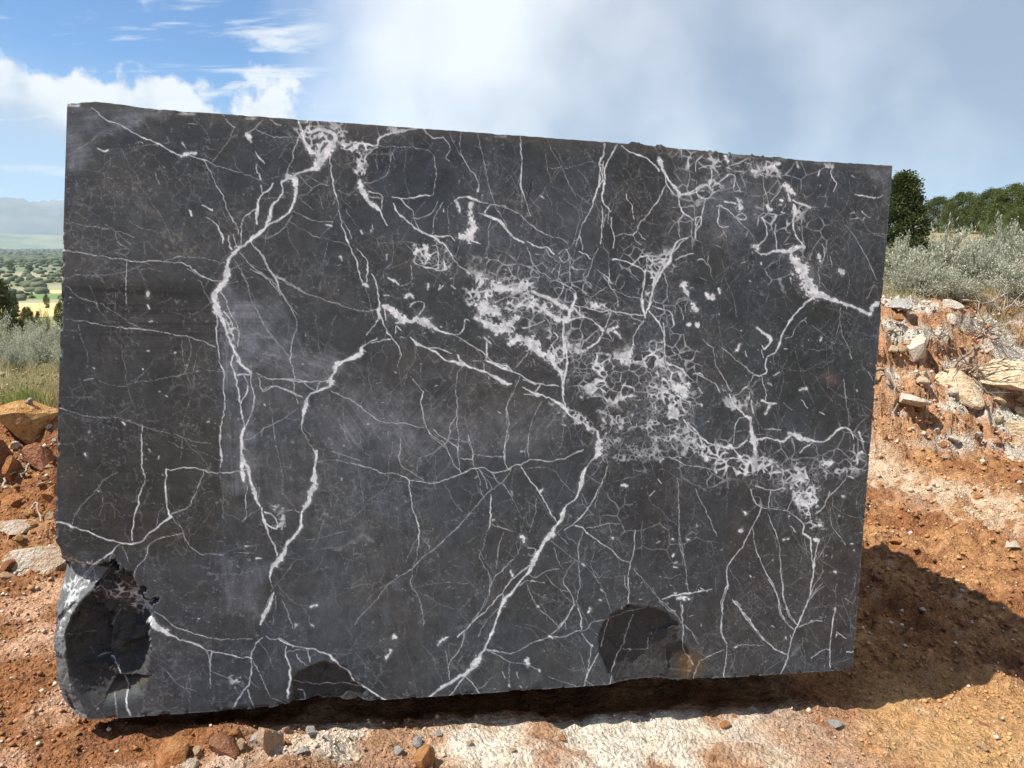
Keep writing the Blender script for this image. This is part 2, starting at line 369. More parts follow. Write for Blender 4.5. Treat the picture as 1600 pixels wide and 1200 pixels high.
# ------------------------------------------------------------------ the marble block
# veins: one per line, points along the face as mm right, mm down, tenths of mm wide; '!' marks the broad white ones
VEINS = """71,14,59 109,40,60 158,61,60 221,93,60 260,105,61 309,131,61 339,144,61 379,144,62 415,157,62 445,166,41 532,186,31 610,216,26 626,226,21
342,147,102 359,139,174 389,130,123
417,160,47 432,180,47 455,231,47 484,283,47 502,335,47 523,372,47 530,393,47
152,121,20 186,186,20 206,216,20 220,251,20 260,312,20 285,347,20 304,388,21 324,440,21
392,25,21 425,59,21 440,95,21
516,36,31 491,91,31 455,141,31 445,163,31
415,128,26 430,148,26 445,153,26
-18,471,50 21,476,50 59,484,50 117,490,50 166,495,51 230,500,51 289,494,51 319,499,31 355,503,52 375,513,52 400,538,52 446,555,52
289,494,31 329,483,31 390,477,31 420,476,31 461,490,31 487,492,32
-15,384,30 35,392,30 84,396,30 132,403,30 161,409,30 200,417,30
-15,410,20 11,411,20 26,416,20
113,383,25 142,407,25 161,427,25 186,444,25
142,407,30 144,439,30 181,460,30 166,479,30 141,470,30
176,500,41 178,526,41 175,568,41 173,605,41 178,632,41 177,642,41
-21,571,25 39,553,25 107,548,25 166,540,25 200,523,26 225,508,26
200,523,20 250,523,21 289,527,21
!485,554,190 485,524,169 497,480,158 523,447,148 554,424,148 590,390,149 621,361,117 647,343,107 689,314,128 710,275,139 715,242,161 710,199,235 688,192,213
616,361,138 632,328,181 637,295,106 663,261,107 673,234,107 667,213,106 694,197,107
587,357,85 590,314,127 595,276,116 610,248,74 626,242,106 641,220,74
600,228,53 605,254,53
533,371,53 548,338,53 574,318,53 590,303,53
538,376,58 538,425,58 518,436,58
497,400,63 502,432,63 507,445,63
512,394,53 523,425,53 533,446,53
425,339,52 456,364,52 471,390,94 479,406,105 484,430,63
412,303,62 433,315,62 448,317,73
372,324,72 377,342,72
705,305,32 732,317,32 753,332,32
700,324,38 679,358,37 648,387,37 622,404,37
569,418,48 601,460,48 622,502,48 649,539,48 659,550,48
533,452,42 570,499,43 612,524,43 633,551,43
515,474,32 539,511,32 555,554,32
570,496,27 628,513,27
497,526,37 523,501,37 549,489,37
609,2,42 593,20,42 575,42,42 552,60,42
555,68,157 563,80,105
578,117,53 594,137,105 610,152,42
584,159,53 589,185,53 599,190,53 599,206,127
490,14,52 506,32,52 516,39,52
470,-2,41 485,7,41
90,141,70 109,147,70 121,143,70
201,118,40 221,111,40 228,118,40
349,0,51 364,5,51
629,1,53 645,13,53 666,17,53
109,99,30 119,90,30 136,94,30
265,207,41 272,227,41 280,242,41
290,182,41 294,192,41
116,232,35 133,231,35
369,40,31 399,40,31
831,77,324 810,111,323 786,143,248 768,157,140 725,176,96 699,200,96
735,41,160 746,78,160 767,103,193 794,107,215 820,83,216 836,66,184 841,38,162 809,24,161 777,32,161 756,39,160
777,54,129 804,46,183 820,61,129
783,97,193 804,68,140 831,61,140
713,-11,117 729,20,117 740,40,117
761,-4,64 758,23,64 766,38,64
814,-8,59 836,6,59 857,26,59 868,42,60
847,59,86 879,73,87 912,60,87 944,63,87 972,72,88 988,65,88
988,65,77 993,38,77 1026,19,121 1076,7,144 1120,-5,111 1148,-2,78
1029,-3,275 1043,9,276
1148,1,145 1166,19,67 1188,29,67 1216,18,56
1216,18,45 1234,36,45 1237,64,45 1229,90,45 1241,103,45
984,-11,44 993,21,44 999,32,44
876,44,38 876,14,38 886,-11,38
988,71,55 956,101,55 945,129,55 935,163,55
988,65,33 1049,64,33 1099,63,33 1155,70,34 1184,85,34 1190,112,45 1194,162,45 1189,213,34 1181,225,34
1052,66,39 1036,95,39 1033,123,39 1023,157,39 1001,180,39 968,193,38 946,195,38
989,82,27 984,115,27 989,148,28
!930,190,164 933,207,241 944,228,198 958,255,176 980,276,188 1003,291,122 1008,313,78 1020,334,56
958,227,55 1002,233,55 1008,268,55 1008,285,55
963,243,44 1002,247,44
860,225,27 887,237,27 925,240,27
1041,239,111 1074,242,78 1124,234,62 1175,225,62
1047,261,56 1058,288,78 1086,314,78 1115,335,79 1138,348,79
1069,243,89 1091,269,78 1114,290,50 1117,312,50 1138,345,51
1117,312,45 1159,302,45 1187,286,45 1204,246,45
1183,360,40 1194,308,40 1210,268,40 1221,250,40
1241,255,28 1242,311,28 1246,362,28
!1138,348,101 1172,360,102 1206,381,136 1230,402,102 1253,435,103 1283,463,57 1330,501,46
1172,360,79 1212,367,102 1246,362,80 1264,378,80
1319,250,172 1320,296,195 1329,329,344 1318,358,459 1292,363,286
1321,370,103 1356,385,58
1261,242,80 1289,224,80 1324,227,137 1359,240,69 1400,246,46 1441,249,41 1471,262,35
1267,248,102 1284,275,103
1348,277,52 1383,289,81 1425,307,104 1455,334,128 1473,351,128
1374,276,69 1385,252,69
1279,-6,45 1277,28,45 1280,78,45 1310,121,46 1340,147,46 1349,181,57 1346,198,172
1236,-8,28 1251,30,28 1269,68,28 1281,84,28
1336,-5,40 1352,50,40 1368,106,40 1374,139,40 1387,184,40 1400,234,40 1424,279,41 1455,323,41
1359,242,46 1361,208,46
1128,441,90 1123,458,90 1145,474,90 1185,478,91 1214,488,91 1237,476,171 1225,448,91
1128,430,113 1133,416,113
1172,394,74 1162,428,74 1173,450,74
1201,404,74 1202,432,74 1208,477,74
1162,462,74 1173,439,74 1196,427,74
826,88,97 826,137,70 838,191,70 849,239,71 860,277,33 869,337,55 883,380,71 900,418,71 917,462,72 934,511,72 945,539,72
872,331,38 894,363,38 905,390,38
839,278,33 849,250,33
927,428,44 944,449,55 958,477,89 956,516,55
1112,470,39 1115,521,40 1096,541,39 1079,550,39
1034,521,90 1051,532,112 1068,545,90
586,514,37 617,530,37 654,561,38 670,593,38
585,433,53 606,465,53 633,513,54 654,539,54 665,582,54
654,533,43 691,548,43 729,574,43 756,590,44
710,307,38 742,322,38 764,334,38 801,336,38 845,336,38
690,341,27 727,361,27 759,376,27 775,391,27 813,395,27 862,403,27 889,413,27
726,252,32 752,242,32 768,228,32 795,207,32 827,213,33
725,182,32 747,208,32 768,228,32
726,258,27 753,283,27 774,298,27
787,232,27 795,264,27 806,297,27
736,181,27 768,190,27 816,209,27 816,176,27
1043,378,28 1049,411,28 1044,456,28 1022,496,28 1017,547,28
1395,303,35 1385,349,35 1386,389,35 1380,407,35
729,36,48 709,97,48 696,157,48 683,190,48
583,42,37 614,53,37 656,58,37 714,56,37
818,348,76 834,350,76
868,456,110 876,466,77
932,361,66 940,372,66
970,337,44 979,356,44
1497,-6,81 1498,46,81 1505,91,81 1501,148,81 1505,188,58 1524,233,47 1540,278,53
1505,194,35 1506,251,35
1504,274,47 1531,301,47 1562,323,47 1604,344,47 1653,350,48 1678,369,48
1537,275,35 1525,282,35
1592,-4,29 1633,65,29 1665,120,30 1710,204,30
!1817,-1,96 1809,41,96 1794,65,96 1802,100,96 1800,141,96 1791,170,96 1777,206,96 1766,248,60 1737,290,48 1726,332,54 1715,379,48
1860,-1,96 1840,39,96 1822,69,96 1821,116,96 1819,151,96 1811,187,96 1818,216,96 1840,244,60
1807,64,66 1812,128,66 1800,158,66
1794,71,54 1820,92,54
1821,127,54 1797,152,54
1805,222,60 1813,269,60 1812,316,60 1810,363,60
1850,267,54 1852,302,55 1862,337,55 1857,373,55
1834,244,42 1836,291,42
1825,256,42 1817,304,42
1726,338,60 1739,366,60 1740,390,60
1876,1,84 1914,22,85 1958,30,85 2003,51,86 2030,84,86
!2028,31,171 2039,60,209 2049,89,135 2076,123,123 2103,151,186 2113,162,248
2049,95,74 2064,130,74 2090,164,74
2110,175,56 2115,210,56 2132,239,56 2114,264,56 2122,306,56
2061,136,62 2034,185,62 1997,229,61 1973,272,61 1949,309,61 1934,327,61
1934,327,43 1951,350,43 1967,361,43
1934,324,37 1899,323,37 1862,331,36
1907,175,55 1911,198,55 1927,215,55 1938,268,55
1956,314,49 1969,331,49 1982,340,49
2155,328,113 2116,336,87 2092,379,162 2084,416,162 2057,459,124 2032,502,112 2018,545,112 2007,588,124
2136,335,81 2092,385,81 2060,393,81 2022,401,80 1990,396,80 1959,409,80 1934,431,80
2016,407,74 2030,448,74 2050,465,75
1997,402,62 1992,450,62 1981,498,62 1980,546,62 1975,589,62
1859,420,73 1903,424,73 1934,434,74 1973,451,74 1986,468,74
1527,374,82 1569,389,83 1606,387,83 1630,407,83
!1372,281,69 1425,304,104 1455,334,128 1485,361,129 1515,377,106
1528,388,53 1546,422,53 1559,456,53 1572,473,53
1440,459,47 1476,454,47 1517,458,47 1560,471,47 1596,484,47 1621,501,48
1461,461,53 1476,483,53
1506,465,53 1500,494,53 1513,528,53
1645,505,54 1676,516,54 1701,533,54 1720,550,54
1698,427,48 1696,468,48 1703,509,48 1701,533,48
1656,446,48 1651,482,48
1648,406,54 1679,393,54 1692,427,54 1668,440,54 1649,418,54
1728,396,72 1759,407,72 1772,424,72
1801,381,48 1778,435,48 1767,471,48 1750,519,48 1745,549,48
1797,458,54 1842,486,55 1855,509,55
1850,456,49 1849,515,49 1869,550,49 1883,592,49
1773,566,42 1806,547,43 1843,524,43
1856,533,43 1901,549,43 1971,565,43
1670,522,78 1659,558,78 1647,582,78
1720,556,72 1715,597,72
2106,415,56 2138,395,56 2183,384,57
2182,279,100 2184,248,100 2204,247,100 2205,277,100 2186,296,100
2110,163,99 2149,163,100 2181,152,100 2193,134,100 2212,126,100
2188,164,75 2214,174,75
1382,247,40 1423,250,40 1465,259,41 1501,274,41
1620,477,36 1655,429,36 1690,381,36 1726,344,36
2010,413,37 1967,451,37
1897,442,37 1936,470,37 1962,493,37
1657,487,48 1693,477,48
1600,396,41 1619,419,42 1643,435,42
2110,163,112 2161,153,112 2193,128,112 2218,123,113 2245,142,113
2183,140,100 2188,170,100 2221,174,100 2237,167,100 2249,136,100
2221,174,69 2216,210,69 2198,254,69 2183,291,69 2188,327,69
2111,192,68 2132,233,68 2152,244,69 2172,261,69
2148,241,44 2126,251,44 2115,288,44 2122,324,44
2177,75,68 2182,32,68 2207,10,69
2190,62,69 2229,53,69 2274,47,69
2234,23,188 2254,30,188
2293,13,151 2306,27,151
2320,41,88 2353,30,89 2392,6,89
2229,53,69 2243,76,69 2238,119,69
2277,104,63 2315,75,76 2342,88,76 2331,125,76
2315,75,50 2264,117,50
2331,125,51 2291,133,50 2271,123,50
2336,88,51 2361,141,51
2359,172,203 2367,202,204
2349,233,57 2375,220,57 2395,237,58 2369,244,57 2355,236,57
2451,62,51 2464,123,51 2480,158,51 2492,207,52
2493,164,71 2526,131,71 2532,112,71 2559,111,71 2580,128,71 2595,139,72
2552,105,220 2580,128,221
2567,135,91 2575,159,91
2589,158,143 2631,174,144 2662,182,144
2593,183,208 2598,213,209
2598,213,117 2586,245,117 2602,287,118 2624,311,118 2642,335,158
2463,233,64 2478,269,103 2480,306,103 2447,344,103
2427,342,206 2441,346,206
2435,357,58 2462,378,58
2518,255,65 2520,304,65 2523,353,65
2376,262,38 2419,303,39 2447,332,39
2619,224,39 2632,273,39 2645,323,39
!2462,375,78 2509,360,143 2564,357,196 2612,346,197 2639,338,158
!2592,375,262 2621,405,526 2640,435,659 2659,466,594 2682,496,464 2704,521,399
!2704,521,332 2761,531,201 2825,548,175 2876,565,162 2928,583,204 2950,589,205
2950,589,177 2962,556,177 2984,546,178
2690,534,119 2664,557,119 2644,573,119
2714,508,40 2714,451,40 2709,413,40
2816,239,40 2861,281,40 2900,336,40 2931,385,41 2971,453,41
2859,123,87 2902,127,94 2945,128,87
2953,130,47 2981,116,47
2740,3,66 2755,24,66 2743,49,66 2765,73,66 2773,91,66 2760,117,66
2720,14,144 2755,18,145
2835,194,53 2863,189,53
2836,219,53 2878,210,54
2891,184,54 2925,208,54
2281,201,63 2276,243,63 2284,279,63 2324,274,64
2298,291,51 2312,314,51
2268,204,57 2287,200,57 2335,228,57 2376,262,57
2106,415,56 2138,395,56 2177,385,57
2197,411,57 2223,404,57 2244,424,57
2146,510,226 2160,540,151
2184,573,253 2198,594,253
2242,531,140 2252,549,140
2265,539,153 2268,548,153
2291,514,115 2295,529,115
2706,363,172 2715,388,172
2801,422,161 2816,434,161
2722,319,53 2734,350,53 2726,400,53
2768,411,40 2759,367,40
2779,347,40 2794,359,40
2590,462,39 2594,487,39
2932,525,41 2958,476,41 2973,485,41
2296,400,25 2319,479,26 2349,546,26 2365,619,26
2454,41,128 2487,36,192 2520,18,103
2408,56,115 2427,53,115
2595,13,78 2603,31,78
2697,40,79 2687,59,79
2534,164,103 2548,167,104
2300,181,76 2346,185,76
2622,274,52 2618,262,52
2481,189,155 2495,201,155
!492,513,190 490,545,190 467,579,190 451,612,232 457,649,232 472,681,190 488,713,138 503,751,117 519,794,160 540,838,161 567,859,107
467,589,53 482,616,53 498,648,53 514,675,53 529,707,53 532,745,53 530,778,53
477,659,127 503,680,95 514,713,64
493,719,53 514,734,53 509,762,53 524,783,53
488,692,48 509,729,48 519,756,48
457,655,63 459,703,63 465,763,64 470,812,64 481,866,64 483,926,64 484,981,64 476,1036,64 471,1097,64 474,1141,64 471,1169,64
514,808,75 506,827,75 514,860,75 525,915,75 536,970,75 544,1019,97 549,1053,76
572,859,65 572,903,65 583,942,65 580,986,65 562,1036,65 549,1058,65
525,874,75 567,865,75
543,871,59 562,903,59 556,936,59 538,975,59
!549,1058,151 541,1086,140 544,1125,184 546,1169,184 545,1191,162 550,1236,174
-6,591,30 39,626,30 92,645,30 141,670,31 185,700,31 224,723,31
-10,698,25 43,702,30 87,711,46 150,720,46 229,725,46 289,732,47 345,739,47 375,749,47 406,759,47 457,779,48
370,749,31 375,787,31 370,835,32 360,873,32
189,895,31 239,897,31 299,885,31 360,873,32 391,865,32 426,859,32 483,858,32
141,607,20 146,680,20 160,749,20 160,791,20 170,834,21 174,892,21 184,940,21 199,989,21
-31,989,30 8,1000,30 51,1016,31 90,1019,31 139,1021,31 179,1034,31 219,1050,31 259,1061,31 309,1075,32 355,1088,32 391,1099,32 442,1108,32
-33,953,15 42,952,15 81,960,15
391,884,21 375,949,21 360,1015,21 355,1086,21 345,1168,21
224,1048,47 219,1091,47 221,1167,47
627,507,48 649,539,48 670,582,48 703,641,49 719,685,49 719,724,49 704,768,49 699,813,49 715,868,49 716,924,49 727,968,49
676,587,38 708,641,38 724,663,38
570,510,43 612,530,43 649,566,43 670,588,43
649,534,43 702,559,43 756,590,44
539,511,32 560,559,32 570,607,32 592,656,32 618,704,32 650,747,32 688,802,33
598,878,54 614,930,54 646,911,54 678,921,54 716,938,55 743,946,55
593,864,48 630,880,49 678,882,49 726,884,49 758,890,49
727,985,33 695,1013,33 647,1041,33 605,1069,33 578,1089,33 552,1097,32
636,963,27 642,1030,27 653,1103,27 664,1170,27
242,598,113 243,611,113
243,643,72 247,656,72
239,798,72 243,799,72
330,801,68 331,802,68
74,857,71 77,858,71
45,900,46 76,895,46
275,929,63 277,930,63
294,944,73 297,946,73
365,839,63 367,841,63
46,1144,113 48,1147,113
224,857,62 225,858,62
162,1037,72 168,1045,72
429,1036,74 437,1037,75
365,518,42 405,543,42 446,555,42 482,557,42
395,555,31 416,575,31 434,618,32 457,655,32
654,533,43 691,554,43 745,585,43 799,602,44 853,617,44 908,635,44 952,641,45 1002,635,45
956,493,55 959,538,56
951,547,133 957,552,133
928,495,33 945,539,33 962,577,33 974,621,33 983,661,34
973,510,78 990,537,78 996,570,78 1005,615,78 1008,654,78 1020,688,79 1037,721,56 1065,754,51 1080,788,57 1075,817,34 1073,851,28 1085,908,23
1005,626,101 1002,666,101
1021,626,78 1028,670,79
!1019,620,168 1047,630,225 1064,652,270 1087,669,249 1115,674,113 1137,656,273 1160,667,308 1189,683,286 1207,694,172 1236,707,126 1270,715,104
1270,715,58 1299,703,58 1307,680,58 1310,656,58 1327,662,58
1270,715,52 1306,732,52 1347,759,52 1383,782,53 1413,810,53 1461,827,83 1485,844,95
1111,623,74 1125,605,74 1154,607,74 1160,627,74 1137,650,74
1091,589,56 1111,580,192 1122,591,68
1059,715,56 1070,692,56 1082,709,57
1064,681,56 1098,677,57
!1110,731,91 1139,753,137 1168,763,80 1202,780,149 1237,808,69 1272,813,151 1302,824,151
1168,763,69 1208,765,69 1243,779,69 1260,784,69
!1281,790,81 1302,818,151 1337,835,117 1367,846,129 1396,852,141 1426,869,141 1456,886,178 1483,891,119
1378,817,53 1384,846,53
1331,809,47 1389,808,47 1425,816,47 1461,818,47 1461,839,47
1389,805,94 1425,822,94 1461,839,95 1485,847,95
1388,730,76 1389,805,76
1381,724,82 1406,747,82
!834,889,166 850,860,133 856,832,233 877,818,133 910,806,145 938,791,201 943,769,145 965,754,78 998,736,67
976,756,56 1009,747,56 1043,738,56
959,723,50 981,694,50 997,671,50
598,875,49 641,880,49 694,885,49 748,893,49 802,889,50 834,886,50
601,881,54 612,925,54 641,911,54 683,921,55 721,935,55 743,943,55
!840,905,133 791,926,99 764,945,99 754,974,198 749,1013,143 744,1058,55 760,1092,33 777,1125,39 788,1148,144 791,1171,122 791,1182,100
845,894,166 832,911,55
802,889,50 791,923,50
748,893,38 769,912,39 791,923,39
840,922,44 890,944,45 934,972,45 979,1012,45 1013,1032,45 1070,1035,46 1115,1043,46 1167,1051,46
1159,924,57 1157,970,57 1164,1017,58 1179,1057,58 1196,1075,58
1124,879,40 1136,896,40 1153,924,40
1185,1063,46 1214,1092,46 1243,1115,47 1268,1162,47
1202,1057,46 1231,1086,47 1267,1110,47 1296,1127,47
1302,824,41 1285,853,41 1283,917,41 1285,999,41 1292,1057,41 1296,1115,41 1297,1162,41
1285,999,41 1265,1045,41 1260,1092,41 1238,1121,41 1192,1150,29 1146,1167,29
1260,1092,35 1331,1104,35
1330,1080,47 1331,1110,47 1343,1139,47 1347,1174,47
1350,1151,41 1403,1157,42 1457,1157,42
1487,927,48 1473,974,48 1481,1033,48 1467,1092,48 1466,1169,48
586,640,27 608,683,27 634,731,27 672,780,27 693,807,27
1085,1092,29 1083,1173,29
1104,719,34 1121,702,34
1057,855,79 1060,857,79
1018,581,56 1035,583,56
1215,539,68 1210,557,68 1227,542,69
1255,541,57 1273,552,57
!1342,650,104 1392,677,292 1428,694,387 1463,681,530 1492,651,354 1504,645,177
!1482,733,354 1524,732,415 1561,749,536 1579,731,239
!1580,772,239 1598,778,359 1629,789,300 1642,818,217 1667,841,181 1678,889,133
1367,620,349 1409,625,386 1439,641,176
1350,606,232 1384,596,175
1412,529,350 1430,537,409 1445,551,211 1478,547,235
1502,546,177 1525,533,259 1543,527,118
1371,510,209 1360,540,116
1351,552,70 1355,580,70
1384,562,116 1390,590,116
1414,590,53 1449,580,53 1491,575,53 1521,598,53 1539,609,53
!1550,553,118 1586,566,154 1623,577,179 1654,593,216 1685,610,240 1710,615,181
!1526,574,83 1563,596,154 1594,613,214 1624,630,215 1655,646,240 1680,657,265
1709,603,181 1698,633,181 1680,657,180
1720,556,108 1712,597,108
1709,603,108 1741,632,109
1686,657,132 1723,647,133 1760,640,97 1785,648,97 1810,666,122 1830,683,183
1734,602,79 1741,626,79 1760,643,79
1715,600,72 1765,601,73 1815,612,73 1871,616,74 1928,620,74 1986,624,74
1780,586,146 1795,592,207 1827,602,122
1856,622,86 1847,653,86 1839,677,86
1830,695,110 1806,731,110 1769,750,110
1848,688,159 1886,669,111
1874,688,111 1900,711,111
1680,657,132 1675,699,132 1682,740,133 1690,782,133 1688,829,133 1680,877,133 1685,925,133
1639,700,84 1657,717,84 1634,741,84 1622,759,84
1637,659,48 1626,700,48 1621,718,48
1523,685,59 1565,672,59 1607,654,60
1627,741,84 1653,782,84 1666,818,84
1889,784,247 1915,789,495 1939,764,310 1945,752,186
1951,740,62 1950,704,62 1968,673,62 1986,642,62
1980,564,148 1985,606,149 1992,630,149
2023,503,124 2015,551,124 2010,587,124 1998,618,124
2020,509,124 2032,478,124 2050,447,124
1986,450,80 1985,510,80 1977,570,80
2011,612,99 2037,635,125 2058,665,100 2075,701,63 2077,749,57 2082,798,63 2108,810,101 2148,821,76 2169,846,64 2196,870,45
2111,883,190 2138,901,419 2158,920,191
2104,963,139 2109,988,140
1389,805,70 1431,822,71 1473,842,71 1515,856,71 1558,879,72 1601,893,72 1662,895,73
1528,873,60 1577,890,60
!1529,903,72 1572,926,132 1608,937,72 1645,949,97 1677,967,158 1696,990,122 1721,1014,85 1753,1026,98
1535,926,60 1590,937,60
1578,920,60 1595,896,60
1491,838,42 1509,820,42 1532,785,42 1543,773,42
1681,901,67 1682,949,67 1696,984,67
1753,1026,74 1785,1056,185
1903,1004,62 1891,1010,62 1891,1032,62
1852,977,43 1865,1001,43 1879,1044,43 1867,1074,43
!1817,1068,148 1824,1093,210 1828,1117,260 1825,1147,223 1804,1174,87
1513,862,42 1493,927,42 1473,974,42 1472,1027,42 1476,1080,42 1465,1128,42 1469,1175,42
1603,955,42 1574,1009,42 1557,1057,42 1552,1110,42 1557,1170,42
1549,1116,30 1541,1164,30
1762,1135,37 1713,1159,37 1670,1174,37
1760,1056,25 1762,1123,25
2195,845,57 2221,839,58 2242,857,58
2183,1031,96 2217,1062,96 2238,1093,97 2246,1130,97
2158,1074,64 2178,1093,64 2212,1099,64 2238,1087,64
2111,1037,51 2109,1093,51 2134,1142,51
2063,465,50 2078,507,50 2086,567,50
2023,587,62 2068,598,62 2101,621,63 2109,651,63
2112,572,50 2140,601,50 2148,638,50
2145,501,226 2156,528,227
2185,582,278 2202,596,279
2200,652,152 2207,657,152
2164,653,114 2171,652,114
1735,736,121 1741,738,121
1685,1038,110 1691,1040,110
1744,936,98 1750,939,98
1562,796,54 1566,819,54
1878,622,43 1864,592,43 1882,574,43
1935,620,56 1948,638,56 1980,646,56
!2691,537,159 2644,573,119 2617,605,119 2585,644,119 2566,682,119 2557,720,145 2541,752,105 2504,771,66
2501,778,98 2499,809,98 2504,834,99 2484,844,98 2450,844,52
2484,844,66 2492,872,66 2507,903,66 2505,941,66
2446,848,65 2431,885,65 2398,911,65 2365,930,65
2450,841,52 2407,811,52 2366,780,52 2345,762,52 2310,738,51
2439,904,39 2454,935,39
2457,866,39 2438,898,39
2229,709,45 2277,751,45 2283,800,45 2322,856,45 2358,911,45
2455,660,156 2483,675,157 2515,693,170 2512,721,118 2493,743,118 2482,728,92
2479,747,52 2487,772,52
2387,721,142 2378,746,142
2408,748,71 2419,773,72
2070,652,75 2075,701,75 2077,749,75 2082,798,76 2102,810,76 2142,821,76 2169,852,76
2195,851,57 2208,842,57 2242,857,58 2262,869,58 2296,887,58 2311,918,58
2217,894,64 2237,913,64
2134,883,190 2158,901,420 2165,920,191
2104,963,165 2109,988,165
2162,1018,128 2197,1056,96 2231,1080,97 2265,1105,97 2306,1118,97 2340,1124,156 2367,1125,222
2374,1131,92 2401,1125,92 2434,1099,92
2367,1118,98 2395,1150,98 2416,1163,99
!2444,1011,144 2452,1055,171 2457,1093,264 2469,1125,225 2477,1157,146
2444,1011,53 2403,1008,52 2384,1043,52 2377,1112,52
2352,924,117 2373,961,117 2415,992,118 2444,1024,118
2444,942,92 2453,992,92
2488,941,145 2516,954,145 2551,954,146
2530,960,119 2504,992,119
!2475,1100,132 2523,1093,106 2565,1103,147 2599,1100,160 2626,1081,134 2662,1097,161 2691,1097,189 2741,1106,122 2776,1100,109 2810,1074,123 2845,1051,123 2882,1061,96 2905,1094,69
2740,1103,68 2699,1122,68 2665,1151,67
2612,1074,107 2669,1087,108
2889,1074,62 2927,1094,62 2949,1107,62
2944,1146,138 2923,1159,138 2922,1198,138
2925,1068,97 2941,1094,97
2845,854,41 2862,964,41 2881,1042,41
2955,821,41 2972,853,41
2819,567,40 2812,625,40 2803,670,40
2812,631,40 2832,682,41 2856,719,41 2880,770,41
2666,610,46 2627,655,46 2607,687,46 2580,697,46
2164,1068,64 2204,1062,64 2218,1093,64 2179,1105,64 2158,1087,64
2225,1112,77 2247,1149,78 2274,1168,78 2328,1175,78 2389,1169,79 2444,1182,79 2473,1207,79
2308,1175,72 2303,1219,72
2261,1168,207 2275,1174,208
2307,1219,130 2307,1225,130
2042,1130,44 2089,1161,45 2161,1167,45
2109,1161,51 2176,1192,51 2243,1206,52 2303,1219,52
2767,1203,95 2795,1197,273 2817,1194,96
2881,1185,48 2911,1211,48 2963,1228,49
2877,1244,69 2914,1257,69
2511,1058,53 2577,1061,53
2575,738,53 2589,739,53
2734,703,94 2737,690,94
2233,962,90 2236,964,90
2653,899,120 2680,895,121
2532,840,59 2559,827,59
2662,940,60 2688,972,60
2745,987,54 2763,994,54
2585,947,40 2622,978,40
2909,902,82 2905,899,82
2102,633,63 2109,657,63
2191,582,228 2205,596,114
!550,1169,162 563,1191,141 576,1242,142 590,1292,142 606,1332,110
221,1080,47 221,1134,63 228,1199,63 231,1232,42 216,1281,63 203,1335,63 193,1401,63 188,1439,63
!-48,1371,82 -14,1377,82 15,1391,82 49,1403,83 88,1423,83 128,1437,83 158,1446,84 193,1451,84 228,1434,84 258,1408,95 289,1381,95 317,1360,117
155,1449,63 128,1475,63 93,1502,62 73,1517,62 48,1538,62 23,1570,62
5,1380,31 25,1332,31 50,1295,31 79,1263,31 109,1225,31 149,1201,31
297,1197,84 302,1222,84 297,1260,84 295,1299,85 302,1332,85 312,1357,85
299,1199,58 330,1196,58 360,1190,58 391,1195,59 417,1202,59 448,1210,43 490,1212,59 526,1207,59 558,1197,60
417,1207,43 401,1245,43 386,1289,43 371,1328,43 340,1341,43 314,1354,42
322,1362,37 345,1399,37 360,1433,37 381,1466,38 402,1489,38 417,1493,38
417,1493,32 470,1493,33 522,1490,33 565,1489,33
350,1416,43 314,1426,43 279,1433,42 243,1457,42 233,1495,42 208,1527,42 197,1566,42 182,1592,42
474,1213,22 479,1268,22 482,1319,22 485,1358,22 495,1386,22
537,1208,43 558,1247,43 563,1281,44 556,1303,44 561,1359,44 545,1381,44
545,1376,27 574,1354,27 606,1338,27
474,1080,54 471,1135,54 474,1191,54
!612,1338,99 620,1394,132 634,1428,99 650,1463,99 661,1503,122
622,1349,82 649,1361,83 665,1390,83 663,1407,83 639,1400,83 625,1389,82
676,1350,50 708,1340,50 741,1352,50
644,1327,44 665,1333,44
660,1361,39 681,1350,39 676,1379,39 687,1384,39
677,1509,122 656,1531,122 640,1559,111 637,1582,55 648,1616,44
!651,1634,89 643,1662,133 625,1707,189 609,1746,144
624,1684,50 646,1639,50
653,1080,22 664,1164,22 678,1237,22 681,1305,22
46,1144,113 47,1147,113
83,1268,83 85,1268,83
50,1274,46 51,1274,46
227,1213,73 229,1214,73
263,1524,42 264,1525,42
400,1715,65 405,1717,65
289,1326,26 274,1353,26 268,1392,26
233,1462,21 228,1572,21
163,1460,31 182,1510,32
138,1481,26 127,1514,26
600,1259,33 603,1298,33
!791,1137,122 791,1176,122 786,1202,100 789,1242,279 776,1273,200 762,1318,200 746,1352,145 744,1386,123 728,1425,156 698,1459,144 685,1487,211 666,1526,222 645,1542,166 637,1565,100
796,1176,28 826,1168,28 859,1171,34 904,1180,51 943,1186,51 982,1198,51 1027,1218,51 1073,1219,52 1119,1243,52 1165,1250,52 1217,1254,53 1258,1241,53 1304,1221,53 1339,1204,53 1369,1204,53
848,1137,34 892,1154,34 926,1166,34 959,1175,34
1119,1243,58 1119,1283,58 1132,1342,58 1156,1407,58 1160,1442,58 1155,1513,29 1136,1565,29
1160,1442,29 1129,1494,29 1112,1541,29
1162,1442,23 1192,1484,23 1228,1527,24
1085,1109,40 1084,1184,40 1118,1208,40 1171,1246,41
1089,1190,23 1093,1225,23
1147,1225,29 1149,1173,29 1198,1144,29 1249,1109,29 1260,1080,29
1418,1282,42 1377,1323,42 1331,1381,41 1273,1445,41 1233,1479,41 1176,1525,41 1136,1565,41 1084,1593,41 1050,1621,41 1017,1666,40 972,1711,40 933,1762,40
1191,1080,46 1232,1115,47 1261,1145,47 1280,1186,47 1298,1203,47
1225,1080,46 1267,1110,47 1293,1127,47 1297,1168,47 1304,1221,47
1330,1080,47 1343,1133,47 1351,1192,47
1296,1104,35 1331,1104,35
1297,1165,41 1344,1171,41
1347,1151,47 1403,1157,47 1457,1157,48
1479,1080,48 1462,1128,48 1463,1169,48 1479,1205,48
